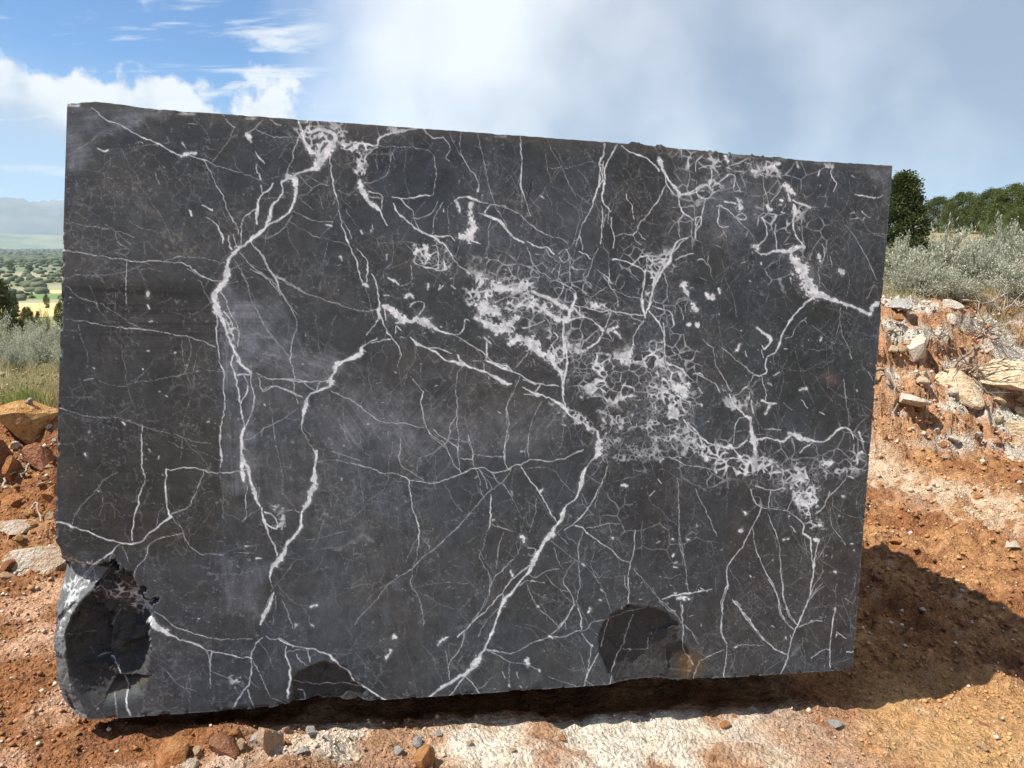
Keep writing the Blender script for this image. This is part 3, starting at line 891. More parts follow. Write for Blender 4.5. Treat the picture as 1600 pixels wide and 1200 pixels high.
1357,1198,35 1372,1246,36 1376,1287,36 1389,1311,36
1369,1204,41 1393,1246,42 1400,1281,42
1375,1216,36 1405,1252,36 1418,1282,36
1368,1201,47 1398,1204,47 1428,1219,48 1494,1205,48
1422,1219,42 1435,1246,42 1447,1261,42
1494,1205,36 1471,1241,36 1447,1261,36 1418,1285,36
1421,1300,42 1419,1341,84 1415,1407,84 1409,1437,36 1393,1490,36 1379,1522,36 1400,1562,36 1425,1611,42 1421,1677,36
1421,1410,36 1457,1426,36 1500,1439,36
1240,1256,29 1271,1309,29 1313,1363,30
1470,1444,36 1450,1492,36 1446,1576,36
1503,1547,42 1467,1582,42 1438,1612,42 1420,1647,42
1409,1683,36 1386,1736,36 1369,1772,36
1133,1571,35 1131,1630,35 1155,1672,35 1173,1726,35 1177,1780,35
590,1248,27 603,1304,27
681,1664,28 700,1705,28 712,1757,28
780,1691,79 801,1686,79
!1754,1286,173 1740,1317,99 1706,1347,98 1695,1377,185 1683,1401,148 1659,1431,172 1647,1455,270 1623,1484,184 1600,1526,159 1582,1556,232 1565,1598,134 1529,1639,110 1500,1674,122 1476,1704,182 1459,1746,134 1442,1793,134 1430,1829,146 1407,1877,146 1390,1906,206 1361,1947,242 1320,1975,157 1272,1999,144 1249,2012,144
!1804,1171,87 1795,1184,74 1771,1220,148 1760,1256,198 1754,1286,173
1570,1568,61 1528,1603,61 1492,1632,61 1475,1667,61 1473,1698,61
1469,1673,73 1416,1725,72 1351,1789,72 1305,1829,72
1868,1184,56 1860,1227,56 1836,1275,56 1812,1324,56 1794,1354,56 1770,1384,93 1739,1414,56 1703,1438,56
1848,1257,37 1830,1306,37 1819,1355,37
1746,1420,56 1778,1433,81 1797,1459,56 1843,1491,56 1888,1523,57 1921,1555,57 1967,1575,57
1979,1445,57 1981,1501,57 1970,1569,57 1962,1625,57 1965,1687,57 1963,1738,58
1946,1624,38 1951,1656,38 1965,1687,38
1790,1431,44 1828,1429,44 1872,1420,44 1923,1422,44
1530,1200,60 1555,1236,60 1587,1278,61 1613,1315,61 1639,1363,61 1671,1410,61
1482,1205,54 1512,1190,54 1530,1191,54 1560,1173,54 1590,1173,54 1627,1179,55 1676,1171,55 1726,1156,55 1762,1138,55
1459,1258,36 1490,1301,36 1503,1331,36 1528,1367,36 1538,1395,36
1778,1446,44 1760,1488,44 1759,1550,44 1764,1599,44 1766,1661,44 1758,1716,44 1779,1779,44 1783,1813,44
1744,1561,44 1714,1603,43 1702,1640,43 1728,1678,44 1749,1728,44 1719,1776,44 1682,1811,44
1633,1607,37 1665,1644,37 1690,1664,37 1722,1677,37
1571,1604,43 1596,1614,43 1633,1597,43 1682,1584,43
1535,1646,43 1566,1628,43 1627,1637,43
1566,1641,37 1579,1684,37 1605,1734,37 1643,1766,37 1688,1806,37
1591,1320,36 1587,1381,37 1564,1446,37
1648,1479,31 1699,1517,31 1750,1555,31 1801,1594,31 1834,1632,31
1661,1504,37 1681,1547,37 1694,1584,37
1678,1449,31 1723,1499,31
1824,1490,31 1819,1539,31 1807,1570,31 1834,1632,31 1868,1690,32 1892,1734,32
1543,1206,30 1634,1203,30 1672,1231,31 1691,1261,31 1736,1298,31
1767,1299,37 1787,1342,37
1879,1424,31 1888,1504,31
2154,1317,32 2163,1455,32 2183,1544,32 2199,1614,33 2208,1685,33
2103,1725,58 2156,1711,59 2209,1704,59 2276,1697,59
2176,1720,144 2210,1719,144
2157,1702,85 2161,1702,85
1537,1461,194 1542,1467,194
1502,1590,109 1507,1602,109
1606,1292,122 1613,1283,122
1604,1734,99 1607,1734,99
1807,1759,126 1813,1749,126
1774,1572,100 1783,1578,100
1425,1395,84 1429,1395,84
1892,1472,101 1896,1476,101
2142,1549,104 2149,1542,104
2197,1488,104 2206,1489,104
1925,1272,151 1939,1278,151
2073,1179,102 2089,1168,102
1852,1673,88 1858,1680,88
1850,1714,88 1856,1717,88
1981,1594,32 2021,1639,32 2056,1679,32 2097,1731,32
2066,1247,64 2080,1266,64
2061,1297,64 2036,1315,64
1563,1525,49 1576,1538,49 1593,1514,49 1562,1501,49
2456,1296,66 2479,1348,67 2515,1371,67
2546,1298,53 2538,1355,54 2536,1371,54
2515,1371,47 2578,1375,47 2627,1386,47 2657,1409,47
2508,1371,67 2489,1412,67 2463,1456,67 2432,1520,67 2413,1551,66 2380,1589,66 2371,1614,66 2376,1666,66 2368,1697,93 2352,1735,66 2358,1800,67 2362,1894,67
2474,1450,53 2487,1515,54 2503,1567,54 2526,1607,54 2556,1660,54 2587,1713,54 2599,1753,54 2604,1792,55 2635,1839,55 2672,1868,55
2537,1394,47 2575,1466,47 2592,1524,47 2602,1596,47 2609,1668,48 2619,1727,48 2624,1754,48 2648,1814,48 2685,1849,48
2657,1409,68 2694,1443,109 2692,1475,109 2725,1496,137 2730,1535,110 2743,1575,96 2752,1608,110
2644,1306,162 2660,1332,162 2689,1352,340 2711,1362,272
2729,1297,204 2737,1313,204
2716,1320,95 2721,1352,95 2725,1365,95
2746,1503,151 2761,1506,151
2761,1516,82 2757,1562,82 2752,1608,83
!2747,1588,96 2747,1647,96 2739,1706,96 2730,1752,97 2711,1797,96 2685,1855,96 2667,1907,96 2656,1972,96 2643,2011,96 2624,2050,69
2792,1629,48 2763,1680,48 2737,1732,48
2799,1695,48 2758,1726,48 2730,1752,48
2877,1247,55 2850,1289,55 2802,1327,55 2776,1373,55 2748,1398,55
2812,1373,41 2815,1432,41 2831,1466,41 2861,1493,42 2892,1526,42
2820,1328,34 2827,1393,34 2860,1473,35
2818,1498,41 2785,1556,41 2758,1588,41
2222,1287,45 2255,1350,46 2291,1414,46 2321,1478,46
2148,1248,39 2159,1349,39 2164,1493,39 2190,1570,39 2203,1634,39 2212,1698,39
2476,1284,60 2546,1301,60 2602,1295,108
2646,1331,47 2620,1383,47
2400,1734,60 2444,1791,60 2488,1845,61 2546,1904,61
2414,1738,60 2439,1765,60
2855,1784,56 2847,1850,56 2844,1920,56
2853,1691,28 2855,1784,28
2686,1858,34 2757,1845,35 2800,1841,35
2062,1672,32 2097,1737,32 2166,1791,33 2201,1837,33 2257,1888,33
2183,1735,39 2193,1885,39
2103,1725,58 2162,1708,59 2222,1701,59
2176,1720,170 2206,1719,170
2897,1752,35 2935,1774,35
2436,1385,119 2443,1392,119
2419,1462,159 2432,1453,159
2139,1486,90 2142,1488,90
2612,1502,122 2629,1499,122
2867,1332,152 2874,1332,152
2844,1639,97 2852,1642,97
2471,1645,80 2475,1649,80
2637,1448,68 2660,1471,68
2262,1687,59 2283,1697,59 2309,1692,59
!207,1643,106 238,1700,234 268,1735,235 299,1764,193 325,1783,86 366,1796,76 397,1809,120 429,1828,65
258,1690,48 299,1714,48 335,1749,48 381,1763,49 434,1786,49
434,1787,38 508,1795,38 582,1799,39
429,1828,55 481,1842,55 529,1856,55 583,1868,56
429,1828,44 442,1862,44 442,1914,44 439,1970,27
450,1832,55 444,1880,55 442,1902,55
445,1908,33 487,1928,33 519,1947,33 556,1967,33
614,1792,56 593,1825,56 577,1859,55 583,1894,56 572,1939,56 562,1967,56 546,1995,72 514,2050,72
567,1979,45 578,2014,45 589,2050,45
588,1877,39 604,1930,39 626,1966,39 637,2001,39 670,2027,39 697,2040,40
136,1883,79 151,1918,80 166,1963,80 168,2003,80 186,2043,80
126,1966,37 136,2006,37 140,2046,37
678,1663,33 700,1699,34 717,1763,34
625,1787,50 652,1806,50 668,1801,50 701,1820,51 723,1836,51
!696,1837,79 702,1889,90 708,1948,135 703,2017,90
132,1547,47 157,1586,47 182,1603,47
43,1601,83 18,1611,83
137,1690,42 112,1744,42 92,1759,42
61,1857,52 86,1850,53 111,1857,53 131,1878,53
28,1565,57 -6,1601,57 -26,1649,57 -41,1725,57
88,1512,47 48,1549,47 18,1597,47
68,1566,47 112,1623,47 157,1647,47
48,1538,36 92,1578,36 132,1591,37
128,1481,37 112,1535,37 97,1573,37
-27,1758,41 12,1766,42 62,1774,42
37,1817,37 46,1845,37
222,1672,42 248,1650,43
663,1801,50 701,1826,79 740,1836,45 778,1844,79 812,1858,80 839,1868,80 862,1893,103 890,1924,104 919,1943,104 936,1968,81 970,1994,81 993,2013,82 1022,2036,82 1057,2050,82
696,1851,34 734,1848,34 773,1847,34
734,1862,45 740,1880,45 765,1902,45
773,1850,45 776,1894,45
719,1960,57 757,1974,57 796,1983,57 857,1984,57 914,1984,58 970,1994,58
1337,1976,66 1308,2010,66 1273,2050,66
!1343,1964,242 1302,1986,156 1249,2018,132 1208,2049,155
1338,1982,48 1368,2014,49 1393,2052,49
1375,2039,36 1405,2023,37 1440,1988,37
1407,1877,49 1462,1895,49
1369,1772,48 1334,1806,48 1329,1842,48 1312,1883,48 1277,1930,48 1275,1984,48
1422,1605,36 1415,1683,36 1386,1736,36 1340,1800,36
1458,1727,36 1423,1762,36 1400,1797,36 1382,1833,36
1258,1880,36 1271,1935,36
1234,1855,95 1252,1838,179 1266,1830,95
1068,1816,140 1074,1816,140
777,1691,102 802,1687,102
1049,1892,117 1066,1869,117
657,1651,33 652,1754,33
1130,1594,29 1137,1642,29 1167,1696,29 1180,1774,30
738,1996,68 755,2009,68 758,2033,68 741,2031,68
1991,1783,64 1976,1826,64 1959,1895,64 1934,1937,64 1916,1980,64 1899,2049,64
1891,1791,51 1883,1840,51 1862,1902,51
1658,1847,44 1708,1850,44 1758,1831,44 1802,1824,44 1827,1800,44 1884,1790,44 1955,1775,45 2039,1753,45
1953,1916,51 2005,1921,52 2058,1920,52 2063,1881,52
1749,1728,56 1719,1782,56 1664,1835,56
1762,1741,56 1778,1773,57 1780,1823,57
1407,1880,49 1468,1898,49 1529,1896,49 1566,1879,49 1609,1860,49 1658,1844,50
1414,1883,42 1469,1917,43 1506,1937,43
1506,1937,37 1555,1943,37 1618,1975,37
1850,1926,64 1826,1969,63 1808,1999,63 1796,2048,63
1818,1918,51 1813,1974,51 1802,2017,51
1802,2024,44 1841,2051,45
1784,1841,44 1817,1881,44 1818,1918,44
2191,1748,52 2190,1811,52 2196,1888,53 2211,1941,53 2240,1991,53
2097,1731,39 2145,1765,39 2187,1818,39 2229,1864,40 2264,1911,40
1656,1999,31 1720,2028,31 1777,2047,32
1503,1943,43 1501,1986,43 1508,2029,43
1713,1788,37 1720,1819,37
1653,1842,124 1663,1846,124
1566,1933,148 1575,1944,148
1807,1762,113 1813,1751,113
1637,1899,56 1638,1901,56
1617,1973,87 1619,1976,87
1447,2038,61 1454,2039,61
1505,2026,86 1509,2030,86
1476,1972,49 1489,1997,49
1531,1976,49 1538,2001,49
2375,1640,60 2378,1691,60 2359,1729,60 2358,1800,60 2357,1858,60 2369,1898,60 2384,1931,60 2385,1957,60 2377,2002,60 2372,2054,60
2374,1940,54 2320,1956,53 2274,1973,53
2267,1976,60 2251,2014,60 2246,2055,60
2407,1738,60 2443,1785,60 2480,1825,61 2510,1873,61 2554,1914,61 2597,1943,62 2648,1969,62
2549,1659,61 2579,1706,61 2599,1746,61 2611,1792,61 2631,1826,62
2613,1675,54 2623,1741,55 2647,1801,55 2685,1849,55
2791,1682,55 2751,1726,55 2731,1758,55
2851,1790,70 2848,1870,70 2840,1923,70 2844,2044,70
2842,1963,56 2806,1964,56 2757,1992,56
2686,1862,41 2742,1845,42 2800,1841,42
2415,1926,40 2477,1923,41 2547,1927,41
2868,1891,49 2913,1920,49
2916,1977,56 2949,1979,57
2421,1931,87 2426,1931,87"""
# breccia patches: cell mm, vein mm, strength, outline in mm
LACE = """14 5.0 1.0 858,56 955,54 959,101 946,178 924,191 910,131 869,96
25 5.5 0.9 1122,402 1235,385 1276,434 1249,493 1129,475
22 5.0 0.8 687,-20 878,-22 879,57 836,93 756,109 729,47
39 5.8 0.8 2039,-5 2418,-5 2461,50 2316,84 2279,152 2221,186 2165,93 2119,61
30 6.5 0.8 2365,8 2540,8 2530,70 2422,77
45 5.8 0.7 2426,162 2574,141 2672,172 2607,262 2512,280 2430,259
26 6.6 0.9 1311,456 1453,496 1573,514 1550,562 1660,593 1661,628 1333,638 1313,547
24 5.4 0.8 1996,390 2092,367 2081,434 2033,508 2016,581 1978,583 1999,474
36 6.7 0.9 1329,478 1441,508 1549,533 1526,568 1431,577 1445,647 1362,655 1338,598 1355,574
35 6.1 0.95 1719,739 1851,778 1964,734 2072,713 2082,804 2162,833 2206,962 2183,1043 2070,1007 1954,989 1825,947 1769,930 1711,871
28 6.7 0.9 1614,689 1687,675 1720,757 1711,871 1661,847 1629,795
16 4.9 0.9 1633,955 1695,966 1797,1032 1810,1068 1760,1056 1697,1014
21 5.5 0.8 1770,581 1876,583 1941,626 1821,620
24 5.5 0.7 1814,984 1986,995 2183,1043 2246,1118 2228,1180 2109,1167 1988,1056 1849,1080
15 3.0 0.5 1849,1080 2054,1093 2090,1179 1839,1178
33 6.6 0.95 2029,763 2082,798 2163,870 2192,932 2162,1006 2209,1043 2105,1056 2039,1031
41 6.6 0.9 2158,1068 2251,1087 2374,1125 2471,1157 2569,1202 2696,1209 2700,1287 2449,1284 2310,1225 2234,1162
27 5.3 0.7 2297,906 2404,880 2475,954 2451,1017 2367,980
36 5.3 0.6 2723,1177 2865,1159 2955,1068 2971,1225 2834,1256 2727,1255
38 6.1 0.95 2364,1207 2470,1150 2597,1189 2724,1190 2764,1281 2602,1305 2463,1290
18 6.1 1.0 2629,1280 2764,1288 2756,1405 2787,1458 2722,1450 2677,1397 2653,1344
13 4.3 0.8 628,1327 692,1336 692,1396 660,1406
24 5.4 0.9 43,1554 207,1593 248,1695 197,1715 122,1662 48,1604
19 5.4 0.9 -35,1508 63,1506 23,1603 -42,1769 -61,1800 -50,1638
16 4.8 0.6 508,1918 572,1951 551,1984 508,1958
14 4.2 0.9 467,638 503,653 535,728 524,772 493,719
45 3.0 0.5 1334,432 2065,351 2235,684 2247,993 1861,1087 1629,795
78 3.2 0.42 1951,1 2732,-18 2759,493 2217,575 1969,523
71 3.4 0.36 2106,1093 2958,1002 2963,1350 2808,1445 2453,1373 2178,1255
81 2.5 0.28 1798,1080 2251,1080 2274,1649 1939,1512 1745,1384"""

LEFT = [(0, 0), (-24, 701), (-47, 1435), (-40, 1456), (-42, 1483), (-50, 1530), (-58, 1660), (-66, 1768), (-66, 1878), (-60, 1955), (-46, 2010), (-12, 2050)]
TOP = [(0, 0), (86, -9), (182, -7), (260, -1), (624, -3), (1464, -7), (1951, -8), (2609, 3), (3017, -3)]
BOT = [(-60, 2026), (-20, 2038), (30, 2047), (135, 2050), (594, 2049), (690, 2044), (769, 2029), (858, 2027), (920, 2040), (1040, 2048), (1273, 2049), (1893, 2048), (1970, 2036), (2049, 2031), (2130, 2037), (2182, 2047), (2428, 2052), (2948, 2053)]
CHIP_A = [(708, 2060), (711, 1971), (735, 1926), (768, 1902), (806, 1890), (856, 1893), (901, 1913), (927, 1962), (965, 1991), (990, 2010), (965, 2060)]
CHIP_B = [(1845, 1857), (1859, 1814), (1896, 1766), (1953, 1740), (2012, 1738), (2078, 1755), (2139, 1783), (2173, 1823), (2192, 1882), (2224, 1916), (2239, 1968), (2249, 2060), (1940, 2060), (1905, 2024), (1877, 1972), (1853, 1908)]
HOLLOW = [(15, 1564), (58, 1522), (94, 1508), (134, 1496), (150, 1530), (187, 1540), (205, 1590), (234, 1600), (225, 1634), (276, 1634), (250, 1673), (242, 1728), (250, 1806), (254, 1896), (241, 1985), (186, 2013), (95, 2015), (26, 1971), (-11, 1902), (-24, 1813), (-24, 1737), (-2, 1683), (34, 1630), (77, 1595), (42, 1587)]
RIDGE = [(-47, 1436), (29, 1500), (60, 1516), (115, 1530), (78, 1582), (34, 1630), (-2, 1683), (-20, 1737), (-22, 1813), (-9, 1902), (10, 1959), (36, 2013), (50, 2060)]

# tone of the sawn face: darker fields (factor, tint) and films of stone dust (amount, direction of the strokes), feather, outline in mm
FIELDS = [
    ('D', 0.76, (1.06, 1, 0.9), 32, [(-29, 576), (451, 558), (466, 730), (458, 905), (474, 1124), (464, 1480), (258, 1507), (-39, 1443)]),
    ('D', 0.72, (1, 1, 1), 23, [(-25, 572), (441, 562), (451, 622), (180, 666), (-26, 659)]),
    ('D', 0.8, (0.95, 1, 1.06), 94, [(143, 50), (750, -37), (668, 245), (280, 311)]),
    ('D', 0.76, (0.92, 1, 1.06), 56, [(923, 87), (1280, 39), (1341, 204), (1239, 300), (1014, 290)]),
    ('D', 0.86, (1, 1, 1), 94, [(1394, 8), (2155, -1), (1992, 450), (1474, 379)]),
    ('D', 0.76, (0.94, 1.03, 0.99), 94, [(2225, 440), (2992, 562), (2983, 1081), (2382, 1005)]),
    ('D', 0.84, (0.92, 1.02, 1.02), 70, [(929, 517), (1337, 569), (1354, 800), (1020, 716)]),
    ('D', 0.8, (1, 1.02, 1), 70, [(628, 584), (974, 627), (1021, 806), (846, 990), (672, 813)]),
    ('D', 0.86, (1.03, 1, 0.96), 94, [(1891, 1203), (2957, 1238), (2941, 2036), (1883, 1746)]),
    ('D', 0.86, (1, 1, 1), 70, [(1117, 1127), (1739, 1177), (1649, 1516), (1264, 1552)]),
    ('L', 1.0, 88, 16, [(468, 557), (582, 618), (592, 903), (581, 1270), (489, 1284), (475, 904)]),
    ('L', 1.1, 40, 28, [(499, 632), (670, 615), (740, 723), (587, 775), (508, 751)]),
    ('L', 1.0, 20, 28, [(587, 771), (844, 776), (944, 849), (802, 909), (604, 841)]),
    ('L', 0.75, 55, 70, [(801, 867), (1113, 896), (1129, 1173), (804, 1137)]),
    ('L', 0.65, -52, 61, [(1047, 989), (1683, 975), (1653, 1128), (1141, 1178)]),
    ('L', 0.6, 45, 70, [(2105, 38), (2504, 108), (2354, 361), (2112, 228)]),
    ('L', 1.5, -12, 28, [(-2, 8), (304, 0), (205, 61), (85, 103), (56, 204), (-7, 208)]),
    ('L', 0.8, 82, 37, [(443, 1497), (643, 1531), (592, 1722), (486, 1695)]),
    ('L', 0.5, 80, 70, [(588, 903), (737, 923), (741, 1352), (590, 1349)]),
    ('L', 0.22, 75, 117, [(761, 1170), (1400, 1270), (1365, 1844), (701, 1855)]),
    ('L', 0.35, 30, 117, [(1235, 98), (1857, 172), (1717, 461), (1241, 391)]),
    ('L', 1.2, -30, 32, [(2860, 1), (3015, 5), (3006, 152), (2950, 80)]),
]


def marble_material():
    m, t = material('dark_veined_marble')
    at_ = t.n('ShaderNodeAttribute', attribute_name='marble').outputs['Color']
    ro = t.n('ShaderNodeAttribute', attribute_name='rough').outputs['Fac']
    pos = t.n('ShaderNodeNewGeometry').outputs['Position']
    a = t.noise(pos, 240, 3, 0.6); b_ = t.noise(pos, 45, 5, 0.6)
    k = t.m('MULTIPLY', t.smooth(a, 0.25, 0.75, 0.88, 1.14), t.smooth(b_, 0.25, 0.75, 0.86, 1.14))
    c0 = t.mix(1.0, at_, t.n('ShaderNodeCombineColor', {0: k, 1: k, 2: k}).outputs[0], 'MULTIPLY')
    mp = t.n('ShaderNodeMapping', {'Vector': pos, 'Rotation': (0, R(52), 0), 'Scale': (9, 9, 420)}).outputs[0]
    s1 = t.noise(mp, 1.0, 3, 0.6)
    h = t.m('ADD', t.m('MULTIPLY', a, t.m('ADD', 0.5, t.m('MULTIPLY', ro, 4.0))), t.m('ADD', t.m('MULTIPLY', s1, 0.5), t.m('MULTIPLY', b_, t.m('MULTIPLY', ro, 5.0))))
    rough = t.m('ADD', 0.42, t.m('ADD', t.m('MULTIPLY', ro, 0.35), t.m('MULTIPLY', b_, 0.25)))
    finish(t, c0, rough, 0.42, h, 0.30, 0.0035)
    return m


M_MARBLE = marble_material()


def build_block():
    NA, NB = 1166, 790
    u = np.linspace(0, 1, NA, dtype=np.float32)[None]; v = np.linspace(0, 1, NB, dtype=np.float32)[:, None]
    ip = lambda q, c_, k: np.interp(q, [p[1 - k] for p in c_], [p[k] for p in c_])
    bb = v * 2052
    aL = ip(bb, LEFT, 0) + 5 * (fbm(bb / 40, bb * 0, 2, 3) - .5) * sst(1400, 1480, bb) * 3
    aR = 3017 - 69 * (bb / 2055) + 2.5 * (vn(bb / 18, bb * 0, 4) - .5)
    A = aL + (aR - aL) * u
    crumb = sst(1780, 1900, A) * sst(2700, 2300, A) * 9 * sst(0.5, 0.8, fbm(A / 22, A * 0, 6, 3)) + 2.0 * (vn(A / 15, A * 0, 1) - .5) + 7 * sst(300, 200, A) * (vn(A / 60, A * 0, 5) - 0.5)
    bT = ip(A, TOP, 1) - crumb
    low = np.clip(sst(590, 690, A) * sst(1040, 960, A) + sst(1870, 1960, A) * sst(2300, 2200, A) + sst(60, -20, A), 0, 1)
    bB = ip(A, BOT, 1) + (fbm(A / 25, A * 0, 3, 3) - .5) * (2.5 + 16 * low)
    B = bT + (bB - bT) * v
    A = np.ascontiguousarray(A, np.float32); B = np.ascontiguousarray(B.astype(np.float32))

    sa, sb = 3066 / (NA - 1), 2060 / (NB - 1)
    def ia(a, b):
        l_ = np.interp(b, [p[1] for p in LEFT], [p[0] for p in LEFT]); return int((a - l_) / (3017 - 69 * b / 2055 - l_) * (NA - 1))
    def win(a0, a1, b0, b1):
        b0 = max(b0, 0); b1 = min(b1, 2052)
        return (max(int(b0 / sb) - 6, 0), max(min(int(b1 / sb) + 7, NB), 0), max(min(ia(a0, b0), ia(a0, b1)) - 6, 0), max(min(max(ia(a1, b0), ia(a1, b1)) + 7, NA), 0))
    # ---- colour of the plain stone: clasts, mottling, saw marks, dust
    wa = A + 13 * (fbm(A / 45, B / 45, 1, 3) - .5) + 6 * (fbm(A / 13, B / 13, 3, 2) - .5)
    wb = B + 13 * (fbm(A / 45, B / 45, 5, 3) - .5) + 6 * (fbm(A / 13, B / 13, 6, 2) - .5)
    m1 = fbm(A / 260, B / 260, 2, 4); m2 = fbm(wa / 34, wb / 34, 4, 4, 0.6); m3 = fbm(A / 7, B / 7, 1, 2)
    _, _, r1 = worley((A + 60 * (m2 - .5)) / 210, (B + 60 * (fbm(A / 70, B / 70, 7, 3) - .5)) / 190, 2)
    _, _, r2 = worley((wa + 30 * (m3 - .5)) / 62, wb / 58, 4)
    tone = 0.055 * (0.70 + 0.50 * m1 + 0.95 * (m2 - .42) + 0.42 * (m3 - .5)) * (0.88 + 0.24 * r1) * (0.94 + 0.12 * r2)
    rgb = tone[..., None] * np.array([0.88, 1.0, 1.07], np.float32)
    cool = sst(0.42, 0.62, fbm(A / 330, B / 330, 6, 3))[..., None]
    rgb = rgb * (1 + cool * np.array([-0.06, 0.0, 0.09], np.float32))
    rgb = rgb * (1 + sst(0.52, 0.70, fbm(A / 120, B / 120, 3, 4))[..., None] * np.array([0.16, 0.07, -0.02], np.float32))
    def spot(a, b, ra, rb, ang=0.0):
        c0, s0 = math.cos(R(ang)), math.sin(R(ang)); x = (A - a) * c0 + (B - b) * s0; y = -(A - a) * s0 + (B - b) * c0
        return np.exp(-((x / ra) ** 2 + (y / rb) ** 2) ** 1.5)
    def streak(ang, l, t_, s):
        c0, s0 = math.cos(R(ang)), math.sin(R(ang))
        return fbm((A * c0 + B * s0) / l, (-A * s0 + B * c0) / t_, s, 3, 0.6)
    dust = np.zeros_like(A)
    en = fbm(A / 24, B / 24, 5, 4, .6); cl = fbm(A / 60, B / 60, 6, 4, .6)
    for kind, k, arg, fe, poly in FIELDS:
        pa = np.array(poly); j0, j1, i0, i1 = win(pa[:, 0].min() - 2 * fe - 40, pa[:, 0].max() + 2 * fe + 40, pa[:, 1].min() - 2 * fe - 40, pa[:, 1].max() + 2 * fe + 40); q = np.s_[j0:j1, i0:i1]
        x, y = A[q], B[q]; f = sst(-fe, fe, poly_sd(x, y, poly) + (30 + fe) * (en[q] - .5))
        if kind == 'D': rgb[q] *= 1 - f[..., None] * (1 - k * np.array(arg, np.float32))
        else:
            c1, s1 = math.cos(R(arg)), math.sin(R(arg)); st_ = fbm((x * c1 + y * s1) / 150, (-x * s1 + y * c1) / 6, 3, 3, .65)
            dust[q] += k * f * (0.15 + 1.0 * st_) * np.clip(2.4 * cl[q] - .35, 0.1, 1.7)
    streaks = fbm(A / 13 + 3 * (cl - .5), B / 700, 2, 4, .6)
    rgb *= (1 + 0.5 * (streaks - .5) * sst(500, 900, B) * sst(2300, 1300, A))[..., None]
    rgb += np.clip(dust, 0, 1.2)[..., None] * np.array([0.100, 0.110, 0.126], np.float32)
    saw = spot(280, 690, 330, 120) * sst(0.52, 0.66, streak(-1.5, 420, 4.2, 5)) + 0.6 * spot(140, 1350, 220, 220) * sst(0.5, 0.66, streak(2, 260, 5, 6))
    rgb *= (1 - 0.42 * np.clip(saw, 0, 1))[..., None]
    rgb *= (1 - 0.5 * spot(170, 600, 220, 9, 1))[..., None]
    scr = spot(1200, 1080, 420, 190, 8) * sst(0.58, 0.72, streak(-52, 180, 3.2, 2)) + 0.5 * spot(900, 1350, 420, 300) * sst(0.6, 0.72, streak(78, 200, 3.5, 4)) + 0.5 * spot(2150, 780, 330, 220) * sst(0.6, 0.74, streak(48, 240, 3.5, 7))
    rgb += (0.034 * np.clip(scr, 0, 1))[..., None]

    # ---- veins
    vein = np.zeros_like(A); broad = np.zeros_like(A)
    edge_n = fbm(A / 11, B / 11, 2, 4, 0.7); fine_n = fbm(A / 26, B / 26, 7, 3)
    gap = 0.55 + 0.75 * fbm(A / 60, B / 60, 5, 3)
    tiny_n = fbm(A / 7, B / 7, 3, 2, .6)
    _, _, shard = worley((wa + 8 * tiny_n) / 15, wb / 13, 1)
    def stroke(pts, is_broad=False, gain=1.0):
        short = len(pts) == 2 or sum(math.hypot(p[0] - q_[0], p[1] - q_[1]) for p, q_ in zip(pts, pts[1:])) < 4 * max(p[2] for p in pts)
        for (a0, b0, w0), (a1, b1, w1) in zip(pts[:-1], pts[1:]):
            mg = max(w0, w1) * 0.9 + 14
            j0, j1, i0, i1 = win(min(a0, a1) - mg, max(a0, a1) + mg, min(b0, b1) - mg, max(b0, b1) + mg)
            if i1 <= i0 or j1 <= j0: continue
            q = np.s_[j0:j1, i0:i1]; x = wa[q]; y = wb[q]
            ex, ey = a1 - a0, b1 - b0
            t = np.clip(((x - a0) * ex + (y - b0) * ey) / (ex * ex + ey * ey + 1e-6), 0, 1)
            d = np.hypot(x - a0 - t * ex, y - b0 - t * ey); wd = w0 + (w1 - w0) * t
            if is_broad: broad[q] = np.maximum(broad[q], (d < wd * 0.5 + 1.6))
            e = edge_n[q]; rag = sst(7, 26, wd)
            if short: e = tiny_n[q]; rag = sst(4, 12, wd)
            half = (0.27 + 0.13 * rag) * wd * (1 + rag * (2.2 * (e - 0.47) + 0.6 * (shard[q] - .5))) * (0.35 + 1.2 * fine_n[q])
            cov = np.clip((half - d) / 1.7 + 0.42, 0, 1) * np.clip(wd / 5.6, 0.30, 1.0) * np.clip(gap[q] + sst(5, 10, wd), 0.35, 1) * gain
            halo = 0.16 * np.clip(1 - (d - half) / (4 + 0.35 * wd), 0, 1) * rag
            vein[q] = np.maximum(vein[q], np.maximum(cov, halo))
    for ln in VEINS.split('\n'):
        bg_ = ln.startswith('!'); pts = [tuple(float(k) for k in p.split(',')) for p in ln.lstrip('!').split()]
        P = np.array(pts); P[:, 2] /= 10
        if len(P) > 2:                                        # round the traced corners
            E = np.concatenate([2 * P[:1] - P[1:2], P, 2 * P[-1:] - P[-2:-1]]); Q = []
            for k in range(1, len(E) - 2):
                p0, p1, p2, p3 = E[k - 1:k + 3]
                for t in (0, .34, .67): Q.append(.5 * (2 * p1 + (p2 - p0) * t + (2 * p0 - 5 * p1 + 4 * p2 - p3) * t * t + (3 * p1 - p0 - 3 * p2 + p3) * t ** 3))
            P = np.array(Q + [E[-2]])
        stroke(P.tolist(), bg_)
    # faint hairlines wandering through the stone
    hr = np.random.default_rng(21)
    for _ in range(560):
        a, b = 3000 * hr.random() ** .7, hr.uniform(20, 2040); th = hr.normal(1.4, 0.8); pts = []
        for _k in range(hr.integers(3, 9)):
            pts.append((a, b, hr.uniform(1.5, 2.9))); th += hr.normal(0, .25); a += 36 * math.cos(th); b += 36 * math.sin(th)
        stroke(pts, gain=hr.uniform(0.35, 1.25))
